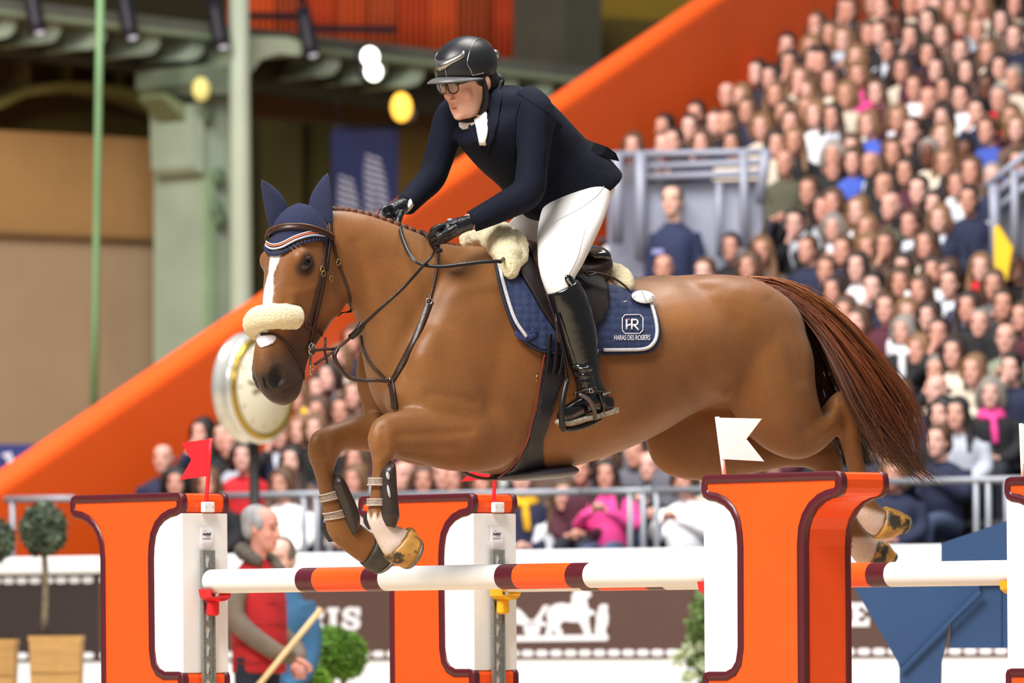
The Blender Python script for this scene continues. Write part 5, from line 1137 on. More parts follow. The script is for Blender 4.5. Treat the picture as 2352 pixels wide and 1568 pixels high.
# body: head, neck, trunk and limbs in one surface under the clothes
g = G(); T = head_geo(g, RC, RF, RU, RS, 28)
for sx in (-1, 1):
    g.add(*ell(T(sx * .033, -.078, .010), (RF * .014, RU * .010, RF.cross(RU) * .018), 10, 6))
g.add(*tube([T(0, .015, -.05), T(0, .02, -.12), H(1118, 255, -.01), H(1150, 290, 0)], [.064, .060, .062, .09], 16, 3))
g.add(*loft([(1165, 215, 1105, 300, 0, .10), (1235, 255, 1130, 350, 0, .14), (1300, 320, 1190, 420, 0, .13), (1350, 380, 1265, 470, 0, .15)], 20, 3))
for s, pth, rr in ((1, [(1215, 270, .17), (1222, 350, .21), (1212, 440, .23), (1140, 484, .2), (1086, 509, .162)], [.045, .04, .036, .03, .022]), (-1, [(1050, 268, -.17), (1018, 330, -.2), (996, 396, -.205), (955, 447, -.16), (928, 473, -.125)], [.045, .04, .036, .03, .02]),
                    (1, [(1322, 445, .08), (1312, 520, .15), (1298, 575, .22), (1284, 650, .31), (1306, 710, .336), (1334, 800, .345), (1354, 885, .354), (1345, 920, .358), (1310, 946, .366)], [.06, .055, .05, .042, .036, .034, .028, .026, .018]), (-1, [(1290, 430, -.08), (1252, 475, -.14), (1220, 520, -.2), (1186, 557, -.26), (1162, 595, -.3), (1130, 740, -.345), (1146, 850, -.354)], [.06, .05, .045, .04, .036, .03, .026])):
    g.add(*tube([H(*q) for q in pth], rr, 12, 3))
me = remesh(g, .0062, 4)
def rt(co):
    fwd = np.array(RF); up = np.array(RU); side = np.array(RU.cross(-RF)); q = co - np.array(RC); L = np.stack([q @ side, -(q @ fwd), q @ up], 1) / RS
    c = np.ones((len(co), 3))
    def spot(x, z, rx, rz, col, k=1.0, both=True):
        d = (((np.abs(L[:, 0]) if both else L[:, 0]) - x) / rx) ** 2 + ((L[:, 2] - z) / rz) ** 2; m = (1 - sm(d, .7, 1.2)) * (L[:, 1] < -.05) * k
        for j in range(3): c[:, j] = c[:, j] * (1 - m) + m * col[j]
    spot(.034, .036, .024, .006, (.42, .32, .28)); spot(.040, -.03, .034, .034, (1, .84, .81), .5); spot(0, -.02, .016, .028, (1, .80, .76), .5)
    spot(0, -.066, .022, .005, (.90, .62, .60)); spot(0, -.079, .019, .005, (.92, .64, .62)); spot(0, -.0725, .016, .0035, (.2, .1, .1)); spot(.011, -.037, .006, .004, (.35, .18, .16))
    return c
paint(me, rt, 'tone')
bd = link('body', me, SKIN, ri); bd.color = lin((230, 176, 156))
for sx in (-1, 1):
    e = mk('eye', *ell(T(sx * .033, -.0885, .010), (RF * .007, RU * .0075, RF.cross(RU) * .014), 14, 10), M('eye_white', (226, 220, 214), .2), ri); mk('iris', *ell(T(sx * .033 - .004, -.0945, .010), (RF * .002, RU * .006, RF.cross(RU) * .006), 12, 8), M('iris_brown', (50, 36, 26), .15), e)
mk('teeth', *ell(T(0, -.098, -.0705), (RF * .003, RU * .002, RF.cross(RU) * .012), 10, 6), M('teeth', (220, 214, 206), .3), ri)
# hair at the temple and nape
g = G(); g.add(*ell(T(.07, -.012, .02), (RF * .03, RU * .045, RF.cross(RU) * .014), 12, 8)); g.add(*ell(T(0, .078, -.02), (RF * .03, RU * .05, RF.cross(RU) * .065), 12, 8)); g.add(*ell(T(-.07, -.012, .02), (RF * .03, RU * .045, RF.cross(RU) * .014), 12, 8))
g.add(*ell(T(.06, .05, -.01), (RF * .045, RU * .05, RF.cross(RU) * .02), 12, 8)); g.add(*ell(T(-.06, .05, -.01), (RF * .045, RU * .05, RF.cross(RU) * .02), 12, 8)); g.add(*ell(T(0, .03, .04), (RF * .085, RU * .06, RF.cross(RU) * .075), 16, 10))
link('hair', remesh(g, .008, 2), M('rider_hair', (38, 26, 22), .6, noise=(80, .3)), ri)
# helmet
HMB = M('helmet_black', (26, 26, 32), .38, noise=(30, .06), spec=.5); SIL = M('helmet_silver', (168, 164, 158), .25, metal=.9)
hcx, hcy, hcz, hx, hy, hz = 0, .0, .060, .098, .130, .102
def HS(az, ph, k=1.0):              # point on the helmet: azimuth from the front, elevation
    return T(hcx + hx * k * math.cos(ph) * math.sin(az), hcy - hy * k * math.cos(ph) * math.cos(az), hcz + hz * k * math.sin(ph))
def ph0(az): return math.radians(-9 - 36 * (1 - math.cos(az)) / 2 - 4 * math.sin(az) ** 2)
V = []; F = []; na, npz = 40, 14
for i in range(na):
    az = 2 * math.pi * i / na
    for j in range(npz):
        x = j / npz; V.append(HS(az, ph0(az) + (math.pi / 2 - ph0(az)) * x))
top = len(V); V.append(HS(0, math.pi / 2))
for i in range(na):
    for j in range(npz - 1): F.append((i * npz + j, ((i + 1) % na) * npz + j, ((i + 1) % na) * npz + j + 1, i * npz + j + 1))
    F.append((i * npz + npz - 1, ((i + 1) % na) * npz + npz - 1, top))
hl = mk('helmet', V, F, HMB, ri); so = hl.modifiers.new('t', 'SOLIDIFY'); so.thickness = .012; so.offset = -1
R = []
for k in range(21):
    az = math.radians(-82 + 164 * k / 20); w = .044 * max(0.05, math.cos(az * 1.02)) ** .7
    a = HS(az, ph0(az) + .05, 1.01); b = HS(az, ph0(az), 1.0); fw = (RF * math.cos(az) + RF.cross(RU) * math.sin(az)).normalized()
    o = b + fw * w - RU * (w * .22)
    R.append([a, a.lerp(o, .5) + RU * .004, o + RU * .003, o - RU * .003, b.lerp(o, .5) - RU * .003, b - RU * .004])
mk('peak', *rings(R), M('helmet_peak', (96, 96, 98), .4, noise=(60, .1)), hl)
def hline(pts, r, name, mat=SIL, k=1.01, flat=1): return mk(name, *tube([HS(math.radians(a), math.radians(p), k) for a, p in pts], r, 8, 4, flat=flat), mat, hl)
for sg in (-1, 1):
    hline([(sg * 62, -16), (sg * 60, -2), (sg * 57, 12), (sg * 68, 34), (sg * 88, 50), (sg * 118, 54), (sg * 145, 42), (sg * 158, 24)], .0022, 'trim')
    hline([(sg * 62, -15), (sg * 74, -16), (sg * 86, -17)], .0022, 'trim'); hline([(sg * 14, -8), (sg * 14, 6), (sg * 15, 14)], .0018, 'trim')
V = []; n = 24
for k in range(n + 1):
    az = math.radians(-56 + 112 * k / n); lo_ = math.radians(14 - 9 * max(0, 1 - abs(az) / .5)); hi_ = math.radians(26 + 5 * abs(az) ** 2); V += [HS(az, lo_ + .0 * abs(az) + .22 * abs(az) ** 2, 1.026), HS(az, hi_ + .14 * abs(az) ** 2, 1.026)]
o = mk('front_plate', V, [(2 * k, 2 * k + 2, 2 * k + 3, 2 * k + 1) for k in range(n)], SIL, hl); so = o.modifiers.new('t', 'SOLIDIFY'); so.thickness = .002
mk('badge', *ell(HS(0, math.radians(17), 1.02), (RF * .003, RU * .006, RF.cross(RU) * .006), 10, 6), M('badge_dark', (90, 88, 86), .3, metal=.8), hl)
mk('rear_insert', *ell(HS(math.radians(160 * -1), math.radians(5), .99), (RF * .02, RU * .02, RF.cross(RU) * .018), 10, 6), SIL, hl); mk('rear_insert', *ell(HS(math.radians(150), math.radians(2), .985), (RF * .022, RU * .026, RF.cross(RU) * .012), 10, 6), SIL, hl)
mk('rear_dial', *ell(T(0, .125, -.03), (RF * .03, RU * .035, RF.cross(RU) * .05), 12, 8), M('harness_black', (16, 16, 18), .6), hl)
STR = M('strap_black', (18, 18, 20), .7, bump=(200, .4))
for sg in (-1, 1):
    mk('chin_strap', *tube([T(sg * .080, -.012, .02), T(sg * .080, -.006, -.035), T(sg * .070, -.012, -.085), T(sg * .045, -.03, -.128), T(0, -.045, -.138)], [.013, .015, .019, .017, .012], 10, 4, flat=.5), STR, hl)
    mk('chin_strap', *tube([T(sg * .072, .09, -.02), T(sg * .08, .05, -.05), T(sg * .072, -.005, -.085)], .008, 8, 3, flat=.5), STR, hl)
# glasses
gl = mk('glasses', *tube([T(-.006, -.112, .014), T(0, -.116, .017), T(.006, -.112, .014)], .0025, 8, 3), M('glasses_frame', (34, 20, 20), .3), ri)
for sx in (-1, 1):
    rrp = [(.004, .012), (.006, -.010), (.016, -.020), (.036, -.020), (.050, -.010), (.054, .010), (.048, .016), (.010, .017), (.004, .012)]
    fr = [T(sx * x, -.113 + .22 * max(0, x - .01) ** 1.4, z + .004) for x, z in rrp]
    mk('rim', *tube(fr, .0027, 8, 3), MATS['glasses_frame'], gl)
    mk('temple', *tube([T(sx * .054, -.106, .014), T(sx * .078, -.07, .016), T(sx * .083, .0, .012)], .0024, 8, 3), MATS['glasses_frame'], gl)
    V = [f * 1.0 for f in fr[:-1]]; mk('lens', V, [tuple(range(len(V)))], M('lens_glass', (235, 240, 240), .03, trans=.95, spec=.5), gl, False)
# jacket
g = G()
g.add(*loft([(1148, 196, 1100, 268, 0, .07), (1172, 196, 1080, 292, 0, .14), (1210, 208, 1072, 325, 0, .195), (1250, 240, 1098, 362, 0, .205), (1292, 282, 1130, 398, 0, .195), (1328, 318, 1165, 430, 0, .182), (1368, 350, 1192, 468, 0, .19), (1402, 388, 1232, 502, 0, .2), (1408, 400, 1262, 508, 0, .19)], 32, 4, .85))
g.add(*tube([H(1200, 232, .12), H(1228, 262, .185), H(1228, 320, .215), H(1222, 385, .235), H(1212, 440, .245), H(1168, 468, .22), H(1120, 492, .185), H(1082, 510, .16)], [.075, .08, .066, .062, .064, .058, .050, .043], 20, 4))
g.add(*tube([H(1085, 245, -.12), H(1042, 268, -.185), H(1022, 318, -.2), H(1005, 372, -.21), H(990, 410, -.2), H(962, 440, -.17), H(930, 474, -.125)], [.075, .074, .064, .058, .056, .050, .043], 20, 4))
g.add(*ell(H(1140, 245, 0), (HR * .19, HH * .07, Z1 * .07), 18, 10))
jm = remesh(g, .0085, 6)
jk = link('jacket', jm, JK, ri); jco = [Vector(v.co) for v in jm.vertices]
JB = BVHTree.FromPolygons(jco, [tuple(p.vertices) for p in jm.polygons])
patch([(1088, 268), (1122, 258), (1124, 300), (1116, 336), (1100, 308)], .011, .008, 'shirt_front', SHI, ri, 7, JB, relax=1)
mk('stock_collar', *tube([T(.055, .05, -.135), T(.062, -.0, -.145), T(.035, -.035, -.150), T(0, -.045, -.152), T(-.035, -.035, -.15), T(-.06, 0, -.14)], [.014, .017, .017, .016, .015, .014], 10, 4), SHI, ri)
strap([(1104, 280), (1106, 300), (1112, 330)], .030, .010, 'stock_tie', SHI, ri, .010, 4, JB); mk('stock_pin', *tube([hit(1094, 279, .022, JB)[0], hit(1101, 276, .024, JB)[0], hit(1108, 274, .022, JB)[0]], .002, 6, 1), BRASS, ri)
def jpatch(poly, off, name, mat=JK, th=.005): return patch(poly, off, th, name, mat, jk, 8, JB)
jpatch([(1118, 225), (1140, 200), (1160, 215), (1152, 270), (1140, 320), (1120, 372), (1114, 338), (1122, 300), (1124, 262)], .009, 'lapel', JK); jpatch([(1062, 262), (1078, 262), (1092, 300), (1114, 338), (1110, 350), (1085, 322)], .008, 'lapel', JK)
strap([(1192, 215), (1230, 240), (1262, 262), (1290, 290)], .004, .003, 'seam', JK2, jk, .002, 5, JB); strap([(1196, 232), (1185, 270), (1182, 320), (1182, 370)], .005, .003, 'seam', JK2, jk, .002, 6, JB); strap([(1250, 240), (1256, 300), (1254, 370), (1248, 440)], .004, .003, 'seam', JK2, jk, .002, 6, JB)
# vent flap standing off the back, and hem
V = [H(1345, 322, .10), H(1366, 330, .12), H(1392, 338, .12), H(1412, 352, .11), H(1420, 370, .10), H(1402, 366, .12), H(1378, 358, .14), H(1350, 352, .15)]
o = mk('vent_flap', V, [(0, 1, 7), (1, 2, 6, 7), (2, 3, 5, 6), (3, 4, 5)], JK2, jk, False); so = o.modifiers.new('t', 'SOLIDIFY'); so.thickness = .006
# breeches
g = G()
g.add(*loft([(1345, 350, 1215, 470, 0, .14), (1388, 385, 1245, 500, 0, .165), (1400, 420, 1262, 530, 0, .15), (1392, 460, 1290, 545, 0, .09)], 26, 4))
g.add(*loft([(1268, 440, 1402, 395, .09, .09), (1248, 490, 1398, 445, .13, .105), (1240, 540, 1382, 500, .19, .105), (1240, 585, 1356, 560, .25, .09), (1244, 620, 1332, 610, .29, .078), (1254, 655, 1312, 645, .31, .066), (1268, 690, 1318, 680, .32, .056)], 26, 4))
g.add(*loft([(1240, 420, 1330, 380, -.08, .08), (1205, 480, 1300, 470, -.14, .1), (1175, 510, 1262, 530, -.2, .095), (1150, 540, 1220, 575, -.26, .08), (1130, 575, 1190, 610, -.3, .07), (1140, 640, 1195, 640, -.32, .055)], 24, 4))
bm_ = remesh(g, .0095, 7); brc = link('breeches', bm_, BRE, ri)
BB = BVHTree.FromPolygons([Vector(v.co) for v in bm_.vertices], [tuple(p.vertices) for p in bm_.polygons])
strap([(1345, 520), (1335, 560), (1322, 600), (1300, 640)], .0025, .002, 'seam', M('breeches_seam', (206, 204, 206), .8), brc, .001, 6, BB); strap([(1268, 520), (1282, 505), (1330, 480), (1370, 450), (1392, 420)], .003, .002, 'seam', M('breeches_seam', (206, 204, 206), .8), brc, .001, 6, BB)
# boots
def boot(dx, dy, ds, name, mirror=False):
    k = -1 if mirror else 1; f = lambda u, v, s: (u + dx, v + dy, k * s + ds)
    secs = [(1262, 676, 1322, 640, .33, .062), (1270, 705, 1342, 676, .335, .066), (1282, 745, 1358, 722, .34, .064), (1295, 790, 1369, 775, .345, .058), (1310, 835, 1373, 828, .35, .050), (1321, 870, 1376, 866, .352, .043), (1326, 895, 1386, 888, .355, .041), (1324, 915, 1396, 905, .355, .041)]
    g = G(); g.add(*loft([(a + dx, b + dy, c + dx, d + dy, k * s + ds, w) for a, b, c, d, s, w in secs], 24, 4))
    g.add(*tube([H(*f(1378, 922, .355)), H(*f(1350, 925, .36)), H(*f(1318, 942, .365)), H(*f(1296, 955, .37)), H(*f(1286, 962, .372))], [.042, .040, .036, .032, .020], 18, 4)); g.add(*tube([H(*f(1392, 912, .355)), H(*f(1394, 938, .355))], [.03, .032], 14, 1))
    for i, (v, u0, u1) in enumerate(((842, 1314, 1376), (858, 1318, 1378), (872, 1322, 1379), (884, 1325, 1384))):
        g.add(*tube([H(*f(u0 - 1, v + 3, .36)), H(*f((u0 + u1) / 2, v + 5, .405)), H(*f(u1 + 1, v, .36))], [.006, .009, .006], 8, 4))
    b = link(name, remesh(g, .006, 3), BOOTM, ri)
    sole = [f(1280, 968, .37), f(1300, 972, .37), f(1340, 962, .365), f(1372, 956, .36)]
    mk('sole', *tube([H(*q) for q in sole], [.022, .032, .034, .030], 12, 3, flat=.42), M('boot_sole', (150, 142, 126), .8, noise=(60, .4)), b); mk('heel', *box(H(*f(1392, 948, .355)), ((H(*f(1412, 942, .355)) - H(*f(1392, 948, .355))) * 1.0, HR * .03, Z1 * .010)), MATS['boot_sole'], b, False)
    if not mirror:
        rope([(1318, 905, .405), (1345, 895, .41), (1372, 898, .405), (1396, 902, .37)], .009, 'spur_strap', BOOTM, b, .5); rope([(1384, 906, .40), (1400, 900, .38), (1406, 898, .36)], .0045, 'spur', STEELB, b); rope([(1376, 905, .405), (1384, 930, .40), (1386, 945, .39)], .007, 'spur_strap', BOOTM, b, .5)
        p = H(1358, 897, .418); mk('buckle', *tube([p + HH * .012 * math.cos(a) + Z1 * .009 * math.sin(a) for a in [math.pi / 4 + math.pi / 2 * j for j in range(5)]], .0025, 6, 1), STEELB, b)
        rope([(1303, 640, .385), (1318, 662, .388), (1334, 690, .39), (1344, 720, .392)], .004, 'zip', STEELB, b)
        mk('top_tab', *ball(1308, 645, .372, 10, 16, .012, .4), BOOTM, b)
    return b
boot(0, 0, 0, 'boot'); boot(-210, -40, 0, 'boot', True)
# stirrup
stp = empty('stirrup', H(1335, 975, .36), 'dark stirrup iron under the rider\'s boot', 'stirrup')
IRN = M('stirrup_black', (40, 36, 36), .35, metal=.4)
mk('tread', *tube([H(1292, 985, .37), H(1320, 984, .37), H(1352, 974, .37), H(1378, 962, .365)], [.016, .022, .022, .014], 12, 3, flat=.5), IRN, stp)
mk('arm', *tube([H(1303, 872, .40), H(1296, 900, .41), H(1290, 940, .415), H(1292, 980, .40), H(1300, 988, .38)], [.010, .011, .011, .012, .010], 10, 4), IRN, stp)
mk('arm', *tube([H(1330, 905, .42), H(1352, 918, .43), H(1364, 940, .425), H(1368, 962, .40)], [.006, .009, .009, .008], 10, 4), M('stirrup_grey', (96, 84, 78), .4, metal=.5), stp)
mk('leather', *tube([H(1278, 720, .36), H(1290, 790, .38), H(1302, 850, .395), H(1304, 874, .40)], .010, 8, 3, flat=.35), LEB, stp); mk('leather', *tube([H(1284, 760, .372), H(1300, 820, .39), H(1308, 868, .40)], .006, 8, 3, flat=.35), LEA, stp)
# gloves
def glove(wrist, palm, fing, thumb, name):
    g = G(); g.add(*tube([H(*q[:3]) for q in palm], [q[3] for q in palm], 18, 4))
    for f in fing: g.add(*tube([H(*q[:3]) for q in f], [q[3] for q in f], 12, 4))
    g.add(*tube([H(*q[:3]) for q in thumb], [q[3] for q in thumb], 12, 4))
    return link(name, remesh(g, .0035, 2), GLV, ri)
fn = []
for i, (ku, kv, l) in enumerate(((1006, 519, 1.0), (1003, 530, 1.08), (1005, 542, 1.0), (1010, 553, .85))):
    fn.append([(ku + 14, kv, .215 - .012 * i, .0125), (ku, kv + 2, .225 - .010 * i, .0115), (ku - 14 * l, kv + 11, .205 - .010 * i, .0105), (ku - 10 * l, kv + 22, .175 - .010 * i, .0100), (ku + 4, kv + 22, .160 - .010 * i, .0090)])
gn = glove(None, [(1090, 508, .16, .030), (1068, 514, .17, .031), (1048, 521, .18, .034), (1030, 530, .19, .036), (1018, 538, .195, .034), (1010, 542, .195, .022)], fn, [(1046, 522, .215, .015), (1030, 532, .235, .0145), (1014, 540, .235, .0125), (1002, 548, .225, .010)], 'glove')
GB = BVHTree.FromObject(gn, bpy.context.evaluated_depsgraph_get())
patch([(1018, 504), (1030, 497), (1052, 498), (1056, 512), (1038, 520), (1024, 516)], .004, .003, 'tab', M('glove_tab', (34, 36, 44), .4, noise=(60, .1)), gn, 5, GB)
c, nm = hit(1033, 508, .0075, GB); sdv = nm.cross(Z1).normalized(); uv = sdv.cross(nm)
mk('badge', *tube([c + (sdv * math.cos(a) + uv * math.sin(a)) * .0085 for a in [2 * math.pi * j / 6 for j in range(7)]], .0011, 6, 1), LET, gn); mk('badge', *tube([c - uv * .004 - sdv * .002, c, c + uv * .004 + sdv * .002], .0009, 6, 1), LET, gn)
mk('cuff_skin', *tube([H(1076, 511, .165), H(1086, 508, .16)], [.033, .033], 16, 1), M('wrist_skin', (214, 158, 150), .6), ri)
fn = []
for i, (ku, kv) in enumerate(((884, 478), (880, 486), (882, 496), (888, 505))):
    fn.append([(ku + 14, kv - 3, -.06 + .004 * i, .0125), (ku, kv, -.05, .0115), (ku - 8, kv + 9, -.04, .0105), (ku, kv + 18, -.03, .010), (ku + 12, kv + 16, -.04, .009)])
gf = glove(None, [(936, 468, -.13, .029), (922, 474, -.115, .031), (908, 482, -.10, .034), (896, 488, -.085, .035), (888, 492, -.08, .024)], fn, [(922, 486, -.05, .015), (916, 502, -.03, .014), (914, 518, -.02, .012), (918, 528, -.03, .009)], 'glove')
mk('shirt_cuff', *tube([H(926, 466, -.12), H(934, 474, -.125)], [.036, .037], 16, 1), SHI, ri)
# ------------------------------------------------------------------ ringside things
def fan_leaves(g, c, rad, n, size, rg, shell=.75, flat=1.0):
    c = Vector(c)
    for _ in range(n):
        d = Vector((rg.gauss(0, 1), rg.gauss(0, 1), rg.gauss(0, 1))).normalized(); p = c + Vector((d.x * rad[0], d.y * rad[1], d.z * rad[2])) * rg.uniform(shell, 1.04)
        t = Vector((rg.gauss(0, 1), rg.gauss(0, 1), rg.gauss(0, 1))).normalized(); b = t.cross(d); b = b.normalized() if b.length > 1e-3 else t.orthogonal().normalized(); a = (d * .6 + b.cross(d) * rg.uniform(-1, 1)).normalized()
        L = size * rg.uniform(.7, 1.3); w = L * .36 * flat
        g.add([p - a * L * .5, p + b * w, p + a * L * .5 + d * L * .1, p - b * w], [(0, 1, 2, 3)])
def topiary(u, v, Y, rpx, mat, lab, name='topiary', n=1500, size=.03, stem=True, dense=True, bottom=0.0, zsq=1.0):
    rg = random.Random(int(u * 7 + v)); c = P(u, v, Y); r = rpx * Y / FPX
    e = empty(name, (c.x, c.y, bottom), lab, 'topiary tree' if stem else 'shrub', 'clipped trees beside the arena')
    core = G()
    for k in range(14):
        d = Vector((rg.gauss(0, 1), rg.gauss(0, 1), rg.gauss(0, 1))).normalized(); core.add(*ell(c + d * r * .42, (Vector((r * .5, 0, 0)), Vector((0, r * .5, 0)), Z1 * r * .5 * zsq), 10, 6))
    mk('foliage_core', core.V, core.F, M(mat[0] + '_core', mat[1], .9, noise=(8, .3)), e)['kind'] = 'stuff'
    g = G(); fan_leaves(g, c, (r, r, r * zsq), n, size, rg, .72 if dense else .5)
    o = mk('foliage', g.V, g.F, M(mat[0], mat[2], .7, noise=(7, .35), noise2=(40, .2)), e, flip=False); o['kind'] = 'stuff'
    if stem:
        b = Vector((c.x, c.y, bottom)); mk('trunk', *tube([c - Z1 * r * .6, c.lerp(b, .5) + Vector((.01, 0, 0)), b], [.018, .02, .024], 10, 3), M('bark', (126, 112, 92), .9, noise=(30, .3)), e)
    return e
BOX = ('boxwood', (40, 66, 14), (92, 136, 34)); BOX2 = ('boxwood_bright', (66, 100, 18), (126, 176, 40)); OLV = ('olive_leaf', (50, 60, 46), (86, 100, 80)); CON = ('conifer', (60, 84, 40), (126, 148, 88))
def planter(u0, u1, v0, Y, lab, mat, dep=.4):
    a, b = P(u0, v0, Y), P(u1, v0, Y); zt = (a.z + b.z) / 2; cx = (a.x + b.x) / 2; hw = (b.x - a.x) / 2; k = .86; z0 = max(0.0, zt - .62)
    e = empty('planter', (cx, Y + dep / 2, z0), lab, 'planter', 'planters beside the arena')
    def ringz(h, z, ins=0): return [Vector((cx - h + ins, Y + ins, z)), Vector((cx + h - ins, Y + ins, z)), Vector((cx + h - ins, Y + 2 * h - ins, z)), Vector((cx - h + ins, Y + 2 * h - ins, z))]
    mk('body', *rings([ringz(hw * k, z0), ringz(hw, zt)]), mat, e, False)
    for i in range(3):
        zz = z0 + (zt - z0) * (i + .5) / 3; h = hw * (k + (1 - k) * (i + .5) / 3)
        mk('board', *box((cx, Y - .004, zz), (Vector((h * .98, 0, 0)), Vector((0, .006, 0)), Z1 * ((zt - z0) / 6 - .006))), mat, e, False)
    mk('rim', *box((cx, Y + hw, zt + .012), (Vector((hw * 1.03, 0, 0)), Vector((0, hw * 1.03, 0)), Z1 * .018)), mat, e, False)
    mk('soil', *box((cx, Y + hw, zt + .032), (Vector((hw * .94, 0, 0)), Vector((0, hw * .94, 0)), Z1 * .01)), M('soil', (44, 34, 28), 1), e, False)
    return e
WOOD = M('planter_wood', (190, 148, 88), .7, noise=(3, .12, (1, 1, 8)), noise2=(20, .06)); CRM = M('planter_cream', (214, 196, 160), .7, noise=(6, .05))
pl1 = planter(66, 186, 1470, 41, 'wooden planter holding the olive tree left of the leftmost standard', WOOD); pl2 = planter(-84, 34, 1478, 41.5, 'wooden planter cut off by the left edge of the photo', WOOD)
zt1 = P(66, 1470, 41).z + .04
topiary(100, 1216, 41 + .16, 54, OLV, 'grey-green olive ball tree in the wooden planter at left', 'olive_tree', 1500, .045, True, False, zt1, 1.12); topiary(-20, 1240, 41.7, 52, OLV, 'olive ball tree cut off by the left edge of the photo', 'olive_tree', 1100, .045, True, False, P(0, 1478, 41.5).z + .04, 1.1)
pl3 = planter(640, 712, 1548, 39.2, 'cream planter below the clipped green balls', CRM); zt3 = P(640, 1548, 39.2).z + .04
topiary(787, 1504, 40.3, 58, BOX, 'round clipped boxwood ball right of the steward', n=2600, size=.024); topiary(760, 1478, 41.2, 42, BOX, 'darker boxwood ball behind the round clipped ball', n=1400, size=.024)
topiary(668, 1510, 39.4, 50, BOX, 'clipped boxwood ball behind the steward\'s hand', n=2000, size=.024, bottom=zt3); topiary(716, 1575, 39.6, 42, BOX2, 'bright green low bush between the boxwood balls', n=1500, size=.026, stem=False, zsq=1.15)
rg = random.Random(9); sc_ = empty('conifer_shrub', P(1610, 1568, 43) * Vector((1, 1, 0)), 'loose green conifer shrub left of the big right standard', 'shrub'); g = G(); g2 = G()
for k in range(24):
    f = k / 23; u = 1632 - 8 + rg.uniform(-46, 30) * (.35 + .65 * f); v = 1385 + 260 * f; fan_leaves(g, P(u, v, 43.2 + rg.uniform(-.12, .12)), (.085, .085, .10), 150, .04, rg, .1)
for k in range(7):
    f = rg.random(); fan_leaves(g2, P(rg.uniform(1548, 1620), rg.uniform(1410, 1560), 43.1), (.05, .05, .05), 50, .035, rg, .1)
for gg, nm, cc in ((g, 'foliage', (112, 138, 78)), (g2, 'foliage_tips', (176, 186, 150))): mk(nm, gg.V, gg.F, M('conifer_' + nm, cc, .7, noise=(7, .3)), sc_, flip=False)['kind'] = 'stuff'
mk('trunk', *tube([P(1632, 1400, 43.2), P(1634, 1500, 43.2), Vector((P(1634, 1500, 43.2).x, 43.2, 0))], [.008, .016, .025], 8, 2), MATS['bark'], sc_)
# ---- clock on a post
CY = 42.0; cc = P(603, 890, CY); ks = CY / FPX; ca = math.radians(56); CN = Vector((math.sin(ca), -math.cos(ca), 0)); CA = Vector((math.cos(ca), math.sin(ca), 0))
ck = empty('clock', (P(582, 1100, CY).x, CY + .1, 0), 'large round chrome clock on a black post below the horse\'s muzzle', 'clock')
CHR = M('chrome', (226, 226, 222), .22, metal=.55, noise=(3, .15)); GLD = M('brass_bezel', (206, 170, 70), .25, metal=.9)
r0 = 122 * ks
def cring(rr, o, n=48): return [cc + CN * o + (CA * math.cos(a) + Z1 * math.sin(a)) * rr for a in [2 * math.pi * j / n for j in range(n)]]
mk('drum', *rings([cring(r0 * .90, -.17), cring(r0 * 1.0, -.155), cring(r0 * 1.05, -.125), cring(r0 * 1.0, -.105), cring(r0 * 1.0, -.05), cring(r0 * 1.06, -.03), cring(r0 * 1.06, -.008), cring(r0 * .98, -.004)]), CHR, ck)
mk('bezel', *rings([cring(r0 * .99, .0), cring(r0 * .97, .02), cring(r0 * .88, .016), cring(r0 * .86, .004)]), GLD, ck); fc = mk('face', *rings([cring(r0 * .87, .004), cring(r0 * .865, .009)]), M('clock_face', (232, 226, 206), .5), ck)
for k in range(12):
    a = math.pi / 6 * k; d = CA * math.cos(a) + Z1 * math.sin(a); w = d.cross(CN); mk('hour_mark', *box(cc + CN * .011 + d * r0 * .74, (d * r0 * .06, w * r0 * .012, CN * .001)), M('mark_brass', (176, 150, 86), .4), fc, False)
for ang, L, w in ((math.radians(168), .5, .022), (math.radians(196), .36, .03)):
    d = CA * math.cos(ang) + Z1 * math.sin(ang); mk('hand', *box(cc + CN * .015 + d * r0 * L * .5, (d * r0 * L * .55, d.cross(CN) * r0 * w, CN * .002)), M('hand_brass', (120, 100, 44), .4), fc, False)
mk('hub', *ell(cc + CN * .016, (CA * r0 * .06, Z1 * r0 * .06, CN * .006), 12, 6), MATS['hand_brass'], fc)
pb = P(582, 1010, CY) + Vector((0, .12, 0)); mk('post', *rings([[Vector((pb.x, pb.y, z)) + Vector((math.cos(a), math.sin(a), 0)) * .033 for a in [2 * math.pi * j / 16 for j in range(16)]] for z in (0, 1, pb.z + .15)]), M('post_black', (38, 36, 38), .5), ck)
mk('collar', *ell(Vector((pb.x, pb.y, pb.z + .04)), (Vector((.07, 0, 0)), Vector((0, .07, 0)), Z1 * .05), 14, 8), CHR, ck)
